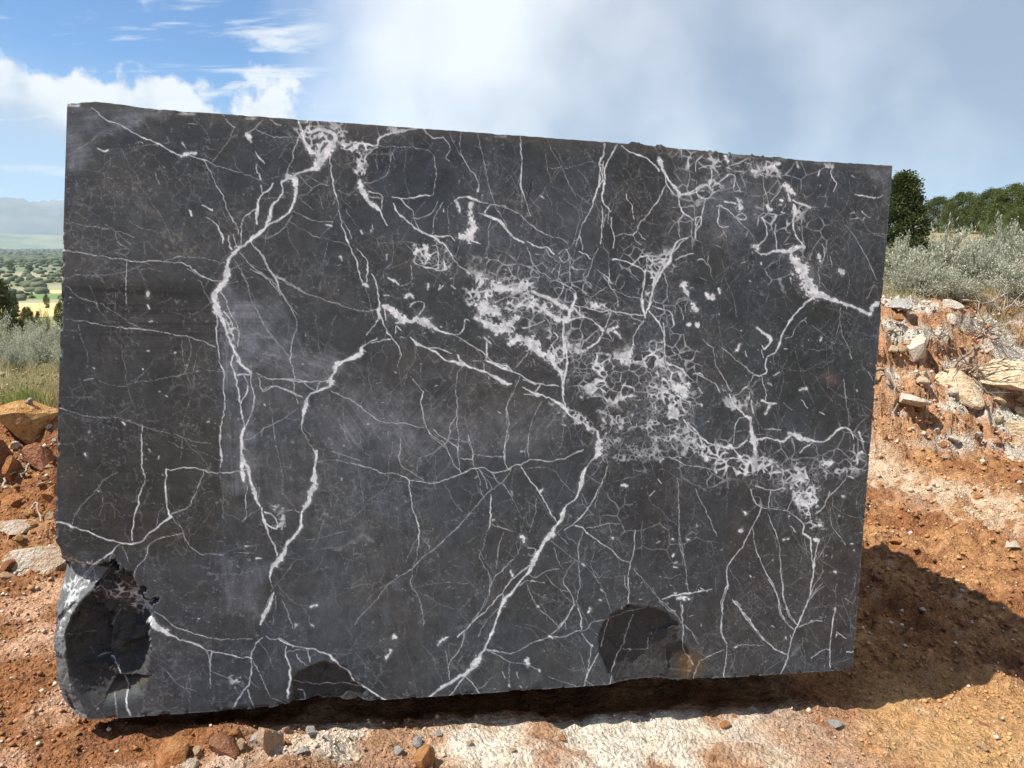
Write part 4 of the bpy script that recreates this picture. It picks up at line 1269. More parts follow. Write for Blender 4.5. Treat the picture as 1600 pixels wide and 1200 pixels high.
    # lace of small cells where the stone is shattered
    for k, ln in enumerate(LACE.split('\n')):
        f = ln.split(); cell, th, st = float(f[0]), float(f[1]), float(f[2]); poly = [tuple(float(q) for q in p.split(',')) for p in f[3:]]
        pa = np.array(poly)
        j0, j1, i0, i1 = win(pa[:, 0].min() - 40, pa[:, 0].max() + 40, pa[:, 1].min() - 40, pa[:, 1].max() + 40); q = np.s_[j0:j1, i0:i1]
        sd = poly_sd(A[q] + 50 * (fine_n[q] - .5), B[q] + 50 * (edge_n[q] - .5), poly)
        x = wa[q] + 0.55 * cell * (fbm(A[q] / (1.7 * cell), B[q] / (1.7 * cell), 1 + k, 2) - .5); y = wb[q] + 0.55 * cell * (fbm(A[q] / (1.7 * cell), B[q] / (1.7 * cell), 4 + k, 2) - .5)
        f1, f2, rid = worley(x / cell, y / (cell * 0.85), k, 0.55)
        e = (f2 - f1) * 0.5 * cell
        patch = sst(0.36, 0.60, fbm(A[q] / (1.5 * cell) + 9, B[q] / (1.5 * cell), 2 + k, 3))
        half = 0.46 * th * (0.06 + 1.5 * patch ** 2 * (0.35 + 0.9 * fine_n[q]))
        cov = np.clip((half - e) / 1.6 + 0.42, 0, 1) * (0.42 + 0.58 * patch)
        if cell < 38: cov = np.maximum(cov, np.clip((rid - .90) * 60, 0, 1) * sst(.45, .8, patch) * (.55 + .5 * tiny_n[q]) * sst(2.0, 3.0, e + 3 * tiny_n[q]))
        f1, f2, rid = worley(x / (cell * .52) + 7, y / (cell * .5), k + 2, 0.5)                        # finer cracks between
        p2 = sst(.42, .62, fbm(A[q] / (2.4 * cell), B[q] / (2.4 * cell) + 5, k, 3))
        cov = np.maximum(cov, (.14 + .28 * p2) * np.clip(((.2 + th * .14 * p2) - (f2 - f1) * .25 * cell) / 1.5 + .42, 0, 1) * sst(.3, .6, p2)) * st * sst(-.5 * cell, .6 * cell, sd)
        vein[q] = np.maximum(vein[q], cov)
    for cell, th, g_, sd_ in ((74, 1.4, .20, 3), (33, 1.2, .15, 5)):
        f1, f2, _r = worley((wa + 22 * (fine_n - .5)) / cell, (wb + 22 * (edge_n - .5)) / cell, sd_)
        cov = np.clip((th * 0.5 - (f2 - f1) * .5 * cell) / 2.0 + .5, 0, 1) * g_ * sst(.48, .68, fbm(A / 110, B / 110, sd_, 4))
        vein = np.maximum(vein, cov)
    vein = np.maximum(vein, .18 * sst(.67, .80, fbm(wa / 9, wb / 9, 5, 3, .6)) * sst(.45, .65, fbm(A / 80, B / 80, 4, 3)))
    # small white specks (fossil bits), thick on the lower right
    for _ in range(6500):
        a, b = hr.uniform(-20, 2990), hr.uniform(20, 2035)
        dn = 0.12 + 1.0 * float(sst(1700, 2200, a) * sst(1250, 1500, b) * sst(2020, 1850, b)) + 0.75 * math.exp(-((a - 1250) / 380) ** 2 - ((b - 640) / 300) ** 2) + 0.5 * math.exp(-((a - 2450) / 330) ** 2 - ((b - 420) / 300) ** 2)
        if hr.random() > dn: continue
        s0 = hr.uniform(1.4, 3.8) if hr.random() < .9 else hr.uniform(4, 9); th = hr.uniform(0, 3.1); l = s0 * hr.uniform(0.2, 2.2)
        stroke([(a, b, s0), (a + l * math.cos(th), b + l * math.sin(th), s0 * hr.uniform(.5, 1))], gain=hr.uniform(.5, 1))
    cloudy = fbm(A / 16, B / 16, 3, 3, 0.6)
    vcol = (0.44 + 0.64 * cloudy + 0.12 * (m3 - .5))[..., None] * np.array([0.94, 1.0, 1.03], np.float32)
    rust = np.exp(-((A - 1890) / 26) ** 2 - ((B - 748) / 14) ** 2)[..., None]
    vcol = vcol * (1 - rust * np.array([0.1, 0.25, 0.45], np.float32))
    vq = np.clip(vein, 0, 1)[..., None] * (0.80 + 0.20 * np.clip(cloudy * 1.5, 0, 1))[..., None]
    rgb = rgb * (1 - vq) + vcol * vq
    # pink and ochre blushes, an open black crack
    rgb += (spot(2790, 860, 45, 22, 20) * (0.3 + edge_n))[..., None] * np.array([0.07, 0.025, 0.025], np.float32)
    rgb += (spot(330, 440, 90, 40, 18) * sst(0.5, 0.7, edge_n))[..., None] * np.array([0.10, 0.085, 0.05], np.float32)
    rgb += (spot(250, 330, 40, 8, 18))[..., None] * np.array([0.05, 0.04, 0.03], np.float32)
    ck = np.clip(1.4 - np.abs((A - 1536) + (B - 180) * 0.2) / 3.0, 0, 1) * sst(40, 15, np.abs(B - 180))
    rgb *= (1 - 0.97 * ck)[..., None]
    # grey-brown weathered rind just under the top edge
    rind = sst(34, 4, B + 16 * (edge_n - .5)) * (0.3 + 0.7 * fbm(A / 90, B / 90, 2, 3))
    rgb = rgb * (1 - 0.7 * rind[..., None]) + 0.7 * rind[..., None] * np.array([0.085, 0.078, 0.062], np.float32)
    arris = np.clip(sst(7, 1, B - bT) * 0.5 + sst(6, 1, bB - B) + sst(5, 1, aR - A) * 0.8 + sst(5, 1, A - aL) * 0.5, 0, 1) * (0.4 + 0.6 * fine_n)
    rgb += arris[..., None] * 0.07

    # ---- broken places: real depth
    ga = A + 34 * (fbm(A / 40, B / 40, 2, 4, .6) - .5); gb = B + 34 * (fbm(A / 40, B / 40, 5, 4, .6) - .5)
    sdA, sdB = poly_sd(ga, gb, CHIP_A), poly_sd(ga, gb, CHIP_B)
    jag = np.clip(sst(460, 60, np.abs(B - 1600)), 0, 1)
    ha = A + 26 * jag * (np.abs(fbm(A / 22, B / 22, 1, 3) * 2 - 1) - .3); hb = B + 26 * jag * (np.abs(fbm(A / 20, B / 20, 6, 3) * 2 - 1) - .3)
    sdH = poly_sd(ha, hb, HOLLOW)
    def planes(cell, seed):
        """broken stone: every cell a flat facet with its own tilt and depth"""
        x = (A + 10 * (fine_n - .5)) / cell; y = (B + 10 * (edge_n - .5)) / cell; xi = np.floor(x).astype(np.int32); yi = np.floor(y).astype(np.int32)
        best = np.full(A.shape, 9, np.float32); out = np.zeros_like(best)
        for ox in (-1, 0, 1):
            for oy in (-1, 0, 1):
                cx, cy = xi + ox, yi + oy; jx = _tab[seed, cx & 255, cy & 255]; jy = _tab[seed + 1, cx & 255, cy & 255]; rd_ = _tab[seed + 2, cx & 255, cy & 255]
                ux, uy = x - cx - jx, y - cy - jy; d = np.hypot(ux, uy); th = rd_ * 44.0
                out = np.where(d < best, (rd_ - .5) * 1.1 + (ux * np.cos(th) + uy * np.sin(th)) * 1.3, out); best = np.minimum(best, d)
        return out
    facet = 1.1 * planes(118, 1) + 0.28 * planes(47, 3) + 0.35 * (fbm(A / 12, B / 12, 2, 3, .6) - .5)
    shell = 0.5 + 0.5 * np.sin(np.hypot(A - 2040, B - 1990) / 9 + 6 * m2)
    D = sst(0, 16, sdB) * (13 + 9 * sst(0, 90, sdB) + 5 * facet + 2.0 * shell) * (0.35 + 0.65 * sst(2075, 1930, B))
    D = np.maximum(D, sst(0, 14, sdA) * (11 + 9 * sst(0, 60, sdA) + 4 * facet))
    Dh = sst(0, 10 + 55 * sst(1760, 1960, B), sdH) * (36 + 34 * sst(0, 60, sdH) + 27 * facet)
    D = np.maximum(D, Dh * (1 - 0.75 * sst(1830, 2000, B)))
    ra = np.interp(B, [p[1] for p in RIDGE], [p[0] for p in RIDGE])
    s_ = ra - A + 10 * (fine_n - .5); lowl = sst(1436, 1460, B)
    Ds = np.where(s_ > 0, 11 + 0.65 * np.clip(s_, 0, 150) + 8 * facet, 0) * lowl
    D = np.where(s_ > 0, np.maximum(Ds, 0), D)
    nick = sst(.60, .74, fbm(A / 26, B / 26, 6, 3)) * 9
    D = D + nick * np.clip(sst(13, 2, bB - B) + sst(11, 2, aR - A) + sst(9, 2, A - aL), 0, 1)
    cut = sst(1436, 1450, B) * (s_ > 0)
    D = D + 6 * sst(0.62, 0.75, fbm(A / 70, B * 0, 6, 3)) * sst(14, 2, B - bT)          # nicks along the top edge
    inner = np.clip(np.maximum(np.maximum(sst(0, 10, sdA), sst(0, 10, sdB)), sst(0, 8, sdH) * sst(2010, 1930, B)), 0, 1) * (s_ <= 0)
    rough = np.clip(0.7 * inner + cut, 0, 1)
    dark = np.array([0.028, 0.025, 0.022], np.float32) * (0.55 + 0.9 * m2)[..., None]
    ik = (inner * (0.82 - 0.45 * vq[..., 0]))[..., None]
    rgb = rgb * (1 - ik) + dark * ik  # rough brownish breaks, with the shade inside them painted into the colour
    stain = spot(2235, 1990, 55, 60) * (0.25 + edge_n)
    rgb = rgb * (1 - 0.7 * np.clip(stain, 0, 1)[..., None]) + (0.7 * np.clip(stain, 0, 1))[..., None] * np.array([0.16, 0.085, 0.025], np.float32)
    st2 = spot(170, 1950, 90, 14, -20) * 0.5
    rgb = rgb * (1 - st2[..., None]) + st2[..., None] * np.array([0.09, 0.07, 0.03], np.float32)
    lit = (cut * (0.7 + 0.5 * m2))[..., None]  # dusty left break, painted paler still as its sunlit side
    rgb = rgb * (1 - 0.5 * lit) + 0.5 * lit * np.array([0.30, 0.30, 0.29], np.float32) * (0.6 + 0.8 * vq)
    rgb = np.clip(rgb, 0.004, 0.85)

    co = FO + (A[..., None] * FH + B[..., None] * FB - D[..., None] * FN) / 1000.0
    base = empty('marble_block', tuple(FO + (2.05 * FB + 1.5 * FH) - 0.6 * FN))
    off = np.array(base.location)
    tag(base, 'huge sawn block of dark grey marble with white veins standing on red earth', 'stone block')

    # ---- face pieces: plain stone, broad veins, broken hollows (they share edges, so the face stays whole)
    vid = np.arange(NA * NB).reshape(NB, NA)
    q4 = np.stack([vid[:-1, :-1], vid[1:, :-1], vid[1:, 1:], vid[:-1, 1:]], -1)
    part = np.zeros((NB - 1, NA - 1), np.int32); names = ['front_face']; labels = [None]
    def comps(mask, least, most):
        lab = np.zeros(mask.shape, np.int32); found = []; ys, xs = np.nonzero(mask); n = 0
        todo = set(zip(ys.tolist(), xs.tolist()))
        while todo:
            s0 = todo.pop(); st_ = [s0]; cells = [s0]
            while st_:
                y, x = st_.pop()
                for nb in ((y + 1, x), (y - 1, x), (y, x + 1), (y, x - 1)):
                    if nb in todo: todo.remove(nb); st_.append(nb); cells.append(nb)
            found.append(cells)
        found = [f_ for f_ in sorted(found, key=len, reverse=True) if len(f_) >= least][:most]
        return found
    holes = comps((inner[:-1, :-1] > 0.5), 400, 3)
    bv = (broad[:-1, :-1] > 0) & (inner[:-1, :-1] <= 0.5)
    for f_ in comps(bv, 120, 40):
        names.append('calcite_vein'); labels.append(None)
        yy, xx = np.array(f_).T; part[yy, xx] = len(names) - 1
    for f_ in holes:
        names.append('chipped_hollow'); yy, xx = np.array(f_).T
        ac = A[yy, xx].mean()
        labels.append('deep jagged broken hollow at the lower left corner' if ac < 400 else 'shallow dark chip on the bottom edge, left of the middle' if ac < 1400 else 'round dark chipped scar on the bottom edge with a rusty stain')
        part[yy, xx] = len(names) - 1
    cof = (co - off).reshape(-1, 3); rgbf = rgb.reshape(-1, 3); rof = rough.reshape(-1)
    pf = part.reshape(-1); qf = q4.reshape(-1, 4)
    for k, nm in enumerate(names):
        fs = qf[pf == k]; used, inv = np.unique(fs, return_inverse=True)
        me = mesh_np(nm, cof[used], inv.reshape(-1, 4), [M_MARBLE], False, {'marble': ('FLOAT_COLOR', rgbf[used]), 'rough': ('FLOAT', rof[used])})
        o = obj(nm, me, base)
        if labels[k]: o['label'] = labels[k]

    # ---- sides, top, bottom and back grown from the rim of the face
    rim = np.concatenate([vid[0, :-1], vid[:-1, -1], vid[-1, :0:-1], vid[:0:-1, 0]])
    ra_, rb_, rd = A.reshape(-1)[rim], B.reshape(-1)[rim], D.reshape(-1)[rim]
    ca, cb = 1490.0, 1020.0
    rings = []; cols = []
    for k, dp in enumerate((0, 4, 14, 70, 200, 420, 700, 1050, DEPTH * 1000)):
        dd = np.maximum(rd, dp) if dp else rd
        gk = 0.0 if k == 0 else (3.5 if dp < 30 else 3.5 + 14 * (fbm(ra_ / 90 + dp / 60, rb_ / 90 + dp / 80, 3, 3) - .5))
        la = np.clip((ra_ - ca) / 1500, -1, 1); lb = np.clip((rb_ - cb) / 1020, -1, 1)
        out = np.where(np.abs(la) > np.abs(lb), 1, 0)
        a2 = ra_ - gk * np.sign(la) * out; b2 = rb_ - gk * np.sign(lb) * (1 - out)
        rings.append(FO + (a2[:, None] * FH + b2[:, None] * FB - dd[:, None] * FN) / 1000 - off)
        cc = np.array([0.085, 0.085, 0.087]) * (0.6 + 0.8 * fbm(ra_ / 30 + dp / 25, rb_ / 30 + dp / 30, 4, 3))[:, None]
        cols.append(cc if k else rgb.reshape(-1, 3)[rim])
    n = len(rim); ring_i = np.arange(n * len(rings)).reshape(len(rings), n)
    r0 = ring_i[:-1]; r1 = ring_i[1:]
    fs = np.stack([r0, np.roll(r0, -1, 1), np.roll(r1, -1, 1), r1], -1).reshape(-1, 4)
    cc_ = FO + (ca * FH + cb * FB - DEPTH * 1000 * FN) / 1000 - off
    last = ring_i[-1]; ci = n * len(rings)
    cap = np.stack([last, np.roll(last, -1), np.full(n, ci)], -1)
    cap = np.concatenate([cap, cap[:, 2:]], 1)
    allco = np.concatenate(rings + [cc_[None]]); allc = np.concatenate(cols + [np.array([[0.08, 0.08, 0.08]])])
    # cap as triangles: a second mesh loop count, so build it as its own small list of faces
    me = bpy.data.meshes.new('rough_sides')
    me.from_pydata(allco.tolist(), [], [tuple(f_) for f_ in fs.tolist()] + [tuple(f_[:3]) for f_ in cap.tolist()])
    at_ = me.attributes.new('marble', 'FLOAT_COLOR', 'POINT'); d4 = np.ones((len(allco), 4), np.float32); d4[:, :3] = allc; at_.data.foreach_set('color', d4.ravel())
    at_ = me.attributes.new('rough', 'FLOAT', 'POINT'); at_.data.foreach_set('value', np.full(len(allco), 0.8, np.float32))
    me.materials.append(M_MARBLE); me.update()
    obj('rough_sides', me, base)


build_block()

# ------------------------------------------------------------------ far land: fields, hills, mountains
def flat_material(name, c0, c1, scale, rough=0.95):
    m, t = material(name); pos = t.n('ShaderNodeNewGeometry').outputs['Position']
    a = t.noise(pos, scale, 5, 0.6)
    finish(t, t.mix(t.smooth(a, 0.3, 0.7), c0, c1), rough, 0.1)
    return m


def field(name, pts, mat, lift):
    """a tilled field: a low slab of crop lying on the plain"""
    P = [(x, y) for x, y in pts]; n = len(P)
    co = [(x, y, -36.4) for x, y in P] + [(x, y, -36 + lift) for x, y in P]
    fs = [tuple(range(n, 2 * n))] + [(k, (k + 1) % n, n + (k + 1) % n, n + k) for k in range(n)]
    me = bpy.data.meshes.new(name); me.from_pydata(co, [], fs); me.materials.append(mat); me.update()
    return tag(obj(name, me), kind='structure')


def plain_at(px, py):
    """picture point to the plain 36 m below"""
    d = np.array([(px - 800) / FOC, math.cos(PITCH) - (py - 600) / FOC * math.sin(PITCH), -math.sin(PITCH) - (py - 600) / FOC * math.cos(PITCH)])
    s = (CAM_H + 36) / -d[2]; return float(d[0] * s), float(d[1] * s)


M_WHEAT = flat_material('ripe_wheat', (0.62, 0.44, 0.17), (0.72, 0.54, 0.24), 0.05)
M_GREEN = flat_material('green_crop', (0.10, 0.17, 0.06), (0.16, 0.24, 0.09), 0.06)
M_PLOUGH = flat_material('ploughed_earth', (0.36, 0.20, 0.13), (0.44, 0.28, 0.19), 0.05)
field('wheat_field', [plain_at(*p) for p in ((-60, 476), (150, 475), (170, 492), (30, 500), (-80, 488))], M_WHEAT, 0.9)
field('wheat_field', [plain_at(*p) for p in ((70, 455.5), (170, 454), (180, 459), (72, 460))], M_WHEAT, 0.9)
field('green_field', [plain_at(*p) for p in ((20, 461), (170, 461), (180, 468), (15, 469))], M_GREEN, 0.6)
field('ploughed_field', [plain_at(*p) for p in ((-40, 451), (60, 454), (66, 459), (-30, 459))], M_PLOUGH, 0.3)
M_STUBBLE = flat_material('dry_stubble', (0.46, 0.42, 0.25), (0.58, 0.52, 0.33), 0.01)
for pts in (((-40, 389.3), (160, 390.2), (200, 391.6), (-50, 390.8)), ((-30, 408), (40, 407), (60, 411), (-20, 413)), ((60, 412), (170, 411), (180, 416), (64, 418)), ((0, 424), (90, 422), (120, 428), (-10, 432))):
    field('stubble_field', [plain_at(*p) for p in pts], M_STUBBLE, 0.5)


def range_mesh(name, dist, height, rough_, seed, mat, az0, az1, depth):
    """a mountain range as a folded height field"""
    na, nd = 260, 40
    az = np.linspace(R(az0), R(az1), na)[None]; t = np.linspace(0, 1, nd)[:, None]
    d = dist + depth * t
    crest = 0.72 + 0.36 * fbm(az * 9 + 3, az * 0, seed, 5, 0.5)
    prof = np.sin(np.clip(t * 1.7, 0, 1) * math.pi / 2) ** 1.2
    ridges = 1 - np.abs(fbm(az * 60 + t * 2, t * 3 + az * 4, seed + 1, 5, 0.55) * 2 - 1)
    z = -60 + height * prof * (crest * (1 - rough_) + rough_ * ridges * crest)
    co = np.stack([d * np.sin(az), d * np.cos(az), z + 0 * d], -1).reshape(-1, 3)
    i = np.arange(na * nd).reshape(nd, na)
    me = mesh_np(name, co, np.stack([i[:-1, :-1], i[:-1, 1:], i[1:, 1:], i[1:, :-1]], -1).reshape(-1, 4), [mat], True)
    return tag(obj(name, me), kind='structure')


M_MOUNT = flat_material('bare_mountain', (0.20, 0.18, 0.15), (0.10, 0.10, 0.08), 0.0009)
M_HILL = flat_material('scrubby_hill', (0.22, 0.22, 0.13), (0.12, 0.14, 0.08), 0.003)
range_mesh('mountain_range', 13500, 1080, 0.35, 2, M_MOUNT, -75, 60, 6000)
range_mesh('foothills', 10500, 250, 0.25, 5, M_HILL, -75, 60, 2600)

# ------------------------------------------------------------------ stones
def rock_mesh(seed, flat=1.0, cuts=15, sub=3):
    import bmesh
    r = np.random.default_rng(seed); bm = bmesh.new(); bmesh.ops.create_icosphere(bm, subdivisions=sub, radius=1.0)
    co = np.array([v.co for v in bm.verts])
    for _ in range(cuts):
        nrm = r.normal(size=3); nrm /= np.linalg.norm(nrm); lim = r.uniform(0.34, 0.80)
        s = co @ nrm; co = co - np.where(s > lim, s - lim, 0)[:, None] * nrm
    n = fbm(co[:, 0] * 2.2 + 9, co[:, 1] * 2.2 + co[:, 2] * 1.7, seed, 4, 0.6) - 0.5
    n2_ = fbm(co[:, 0] * 7 + co[:, 2] * 5, co[:, 1] * 7 - co[:, 2] * 4, seed + 2, 3, .6) - .5
    co = co * (1 + 0.16 * n + 0.10 * n2_)[:, None] * r.uniform(0.85, 1.15, 3); co[:, 2] *= flat
    for v, c_ in zip(bm.verts, co): v.co = c_
    me = bpy.data.meshes.new('rock'); bm.to_mesh(me); bm.free(); return me


def rock_material(name, c0, c1, c2, bump=0.7):
    m, t = material(name); tcn = t.n('ShaderNodeTexCoord').outputs['Object']; ri = t.n('ShaderNodeObjectInfo').outputs['Random']
    vec = t.n('ShaderNodeVectorMath', {0: tcn, 1: t.n('ShaderNodeCombineXYZ', {0: t.m('MULTIPLY', ri, 40.0), 1: ri, 2: ri}).outputs[0]}, operation='ADD').outputs[0]
    a = t.noise(vec, 2.0, 6, 0.65); b_ = t.noise(vec, 9.0, 5, 0.65)
    c_ = t.mix(t.smooth(a, 0.36, 0.62), c0, c1); c_ = t.mix(t.smooth(b_, 0.50, 0.66, 0.0, 0.8), c_, c2)
    finish(t, c_, 0.92, 0.15, t.m('ADD', a, b_), bump, 0.12)
    return m


MR = {'orange': rock_material('rusty_rock', (0.44, 0.17, 0.06), (0.56, 0.30, 0.13), (0.30, 0.11, 0.05)),
      'ochre': rock_material('ochre_rock', (0.50, 0.25, 0.085), (0.58, 0.36, 0.15), (0.30, 0.11, 0.045)),
      'brown': rock_material('red_brown_rock', (0.26, 0.10, 0.055), (0.36, 0.17, 0.09), (0.46, 0.27, 0.16)),
      'pale': rock_material('pale_limestone', (0.68, 0.58, 0.45), (0.78, 0.71, 0.60), (0.54, 0.38, 0.24)),
      'cream': rock_material('cream_rock', (0.66, 0.50, 0.30), (0.72, 0.60, 0.42), (0.52, 0.30, 0.14)),
      'dusty': rock_material('dusty_limestone', (0.52, 0.38, 0.25), (0.60, 0.52, 0.42), (0.40, 0.20, 0.10)),
      'grey': rock_material('grey_limestone', (0.38, 0.365, 0.335), (0.54, 0.52, 0.48), (0.27, 0.25, 0.225)),
      'tan': rock_material('tan_rock', (0.52, 0.33, 0.19), (0.60, 0.43, 0.28), (0.36, 0.20, 0.11))}
PROTO = [rock_mesh(11), rock_mesh(12, .8), rock_mesh(13, .6), rock_mesh(14, 1.1), rock_mesh(15, .45), rock_mesh(16, .7), rock_mesh(17, .9), rock_mesh(18, .3)]
for me in PROTO: me.materials.append(MR['orange'])
SMALL = [rock_mesh(31 + k, (0.9, .7, .5, .6)[k], 9, 2) for k in range(4)]
for me in SMALL: me.materials.append(MR['orange'])


def put_rock(name, px, py, wpx, hpx, mat, label, cat, group=None, mesh=None, rz=None, sink=0.2, tilt=0.0, z=None, depth=None):
    """a stone whose foot stands where the picture point meets the ground, wpx by hpx seen from the camera"""
    x, y, g = at(px, py)
    if depth: x, y = x * depth / y, depth; g = gh(x, y)
    wd, ht = px_size(wpx, y) / 2, px_size(hpx, y) / 2
    r = random.Random(int(px * 7 + py * 13))
    me = mesh or PROTO[r.randrange(len(PROTO))]
    o = obj(name, me)
    zz = np.array([v.co.z for v in me.vertices]); xx = np.array([v.co.x for v in me.vertices])
    sx = wd / max(0.5 * (xx.max() - xx.min()), .1); sz = ht / max(0.5 * (zz.max() - zz.min()), .1)
    o.scale = (sx, sx * r.uniform(.75, 1.0), sz)
    o.rotation_euler = (r.uniform(-.12, .12), tilt + r.uniform(-.12, .12), r.uniform(0, 6.28) if rz is None else rz)
    o.location = (x, y, (g if z is None else z) + ht * (1 - 2 * sink))
    o.material_slots[0].link = 'OBJECT'; o.material_slots[0].material = MR[mat]
    tag(o, label, cat, group)
    return o


ROCKS = [
    # left of the block
    ('rock', 4, 738, 46, 52, 'brown', 'dark red-brown rock cut off by the left edge of the picture'),
    ('rock', 20, 744, 36, 44, 'orange', 'pointed rust-orange rock leaning beside the dark red-brown one'),
    ('rock', 62, 724, 48, 40, 'brown', 'crumbly red-brown clod below the large ochre boulder'),
    ('rock', 27, 706, 17, 13, 'pale', 'small pale stone between the rust-orange rock and the grey stones'),
    ('rock', 72, 668, 20, 11, 'pale', 'small white stone at the foot of the large ochre boulder'),
    ('rock', 34, 822, 32, 26, 'brown', 'dark brown angular rock above the pale slabs'),
    ('rock', 49, 806, 26, 17, 'ochre', 'yellow-tan wedge stone above the dark brown angular rock'),
    ('rock', 79, 817, 15, 18, 'tan', 'rounded tan stone next to the left edge of the block'),
    ('rock', 18, 892, 36, 26, 'brown', 'brown rock left of the large pale slab'),
    ('rock', 10, 902, 28, 18, 'tan', 'tan stone lying in front of the brown rock at the left'),
    ('rock', 78, 775, 36, 36, 'orange', 'orange clod against the left edge of the block'),
    ('rock', 15, 772, 44, 24, 'orange', 'flat orange clod below the pointed rust-orange rock'),
    # in front
    ('rock', 660, 1188, 38, 42, 'orange', 'bright orange stone on the pale ground in front of the block'),
    ('rock', 652, 1159, 26, 18, 'grey', 'light grey stone behind the bright orange stone'),
    ('rock', 622, 1165, 22, 15, 'grey', 'grey stone left of the bright orange stone'),
    ('rock', 683, 1146, 13, 12, 'grey', 'small dark pebble behind and right of the bright orange stone'),
    ('rock', 404, 1160, 36, 26, 'grey', 'grey slab fragment tilted at the edge of the shadow'),
    ('rock', 441, 1166, 12, 34, 'grey', 'thin upright grey shard beside the tilted slab fragment'),
    ('rock', 272, 1186, 54, 44, 'orange', 'big orange clod at the front left of the block'),
    ('rock', 300, 1196, 34, 28, 'pale', 'whitish stone stuck between the orange clods at the front left'),
    ('rock', 352, 1196, 48, 34, 'brown', 'dark brown clod in the front row of rubble'),
    ('rock', 422, 1192, 46, 44, 'tan', 'tan crumbly clod right below the thin upright shard'),
    ('rock', 488, 1171, 16, 18, 'grey', 'small grey stone alone on the pale slab ground'),
    ('rock', 472, 1199, 26, 14, 'grey', 'flat grey flake at the bottom of the picture'),
    ('rock', 1302, 1132, 24, 14, 'grey', 'grey stone at the shadow edge below the right corner of the block'),
    ('rock', 1131, 1128, 18, 15, 'orange', 'orange stone at the edge of the shadow right of the rusty chip'),
    ('rock', 1151, 1140, 15, 10, 'pale', 'small white stone just in front of the orange one at the shadow edge'),
    ('rock', 744, 1120, 11, 15, 'tan', 'little tan stone in the shadow under the block'),
    # right of the block and in the bank
    ('rock', 1581, 866, 17, 14, 'pale', 'white stone on the brown soil at the right edge'),
    ('rock', 1440, 748, 16, 11, 'brown', 'dark clod on the pale strip right of the block'),
    ('rock', 1552, 594, 96, 50, 'cream', 'big cream boulder set in the right end of the bank'),
    ('boulder', 1596, 668, 70, 48, 'cream', 'smooth cream-yellow boulder at the right edge of the picture'),
    ('rock', 1497, 604, 70, 56, 'cream', 'cream-white outcrop among roots in the middle of the bank'),
    ('rock', 1432, 548, 40, 42, 'pale', 'grey-white outcrop high in the bank near the block'),
    ('rock', 1425, 630, 52, 20, 'pale', 'long whitish stone below the outcrops in the bank'),
    ('rock', 1482, 486, 28, 18, 'pale', 'white rock on the crest of the bank'),
    ('rock', 1484, 504, 18, 18, 'pale', 'white rock just under the crest rock of the bank'),
    ('rock', 1400, 482, 42, 20, 'grey', 'grey lichened rock on the crest beside the block'),
    ('rock', 1556, 686, 30, 13, 'brown', 'dark flat stone at the right foot of the bank'),
    ('rock', 1500, 664, 24, 16, 'pale', 'white angular stone at the foot of the bank'),
    ('rock', 1518, 656, 20, 15, 'tan', 'tan stone right of the white angular one at the bank foot'),
    ('rock', 1378, 684, 24, 16, 'ochre', 'ochre clod at the bank foot against the right edge of the block'),
]
for nm, px, py, wp, hp, mt, lb in ROCKS: put_rock(nm, px, py, wp, hp, mt, lb, 'boulder' if nm == 'boulder' else 'rock', sink=0.56 if px > 1370 and 470 < py < 700 else 0.22)
big = put_rock('boulder', 66, 674, 104, 80, 'ochre', 'large ochre boulder at the top of the heap left of the block', 'boulder', mesh=PROTO[1], rz=0.6, sink=0.28)
bpy.context.view_layer.update()
tops = [big.matrix_world @ v.co for v in big.data.vertices]; peak = max(tops, key=lambda p: p.z - 0.6 * abs(p.x - big.location.x))
cap_ = put_rock('rock', 55, 640, 15, 14, 'grey', 'small grey stone perched on top of the large ochre boulder', 'rock', depth=peak.y, z=0)
cap_.location = (peak.x, peak.y, peak.z + 0.012)
put_rock('slab', 32, 836, 62, 17, 'dusty', 'narrow pale rock slab behind the large slab left of the block', 'slab', mesh=PROTO[7], rz=0.2)
put_rock('slab', 66, 888, 100, 40, 'dusty', 'large pale rock slab bedded in the soil left of the block', 'slab', mesh=PROTO[7], rz=0.1)

rr = random.Random(5)
ORD = ['first', 'second', 'third', 'fourth', 'fifth', 'sixth', 'seventh', 'eighth', 'ninth', 'tenth', 'eleventh', 'twelfth']
CN = {'pale': 'whitish', 'grey': 'grey', 'tan': 'tan', 'orange': 'orange', 'brown': 'red-brown', 'ochre': 'ochre', 'cream': 'cream'}


def scatter(n, x0, x1, y0, y1, s0, s1, mats, name, where, group):
    """n stones picked apart by colour and by their order from the left"""
    todo = sorted((rr.uniform(x0, x1), rr.uniform(y0, y1), rr.uniform(s0, s1), rr.choice(mats)) for _ in range(n)); seen = {}
    for px, py, s, mt in todo:
        k = seen[mt] = seen.get(mt, -1) + 1
        put_rock(name, px, py, s, s * rr.uniform(.6, .85), mt, '%s %s %s, %s %s one from the left' % (CN[mt], name, where, ORD[min(k, 11)], CN[mt]), name, group, mesh=SMALL[rr.randrange(4)], sink=0.42)


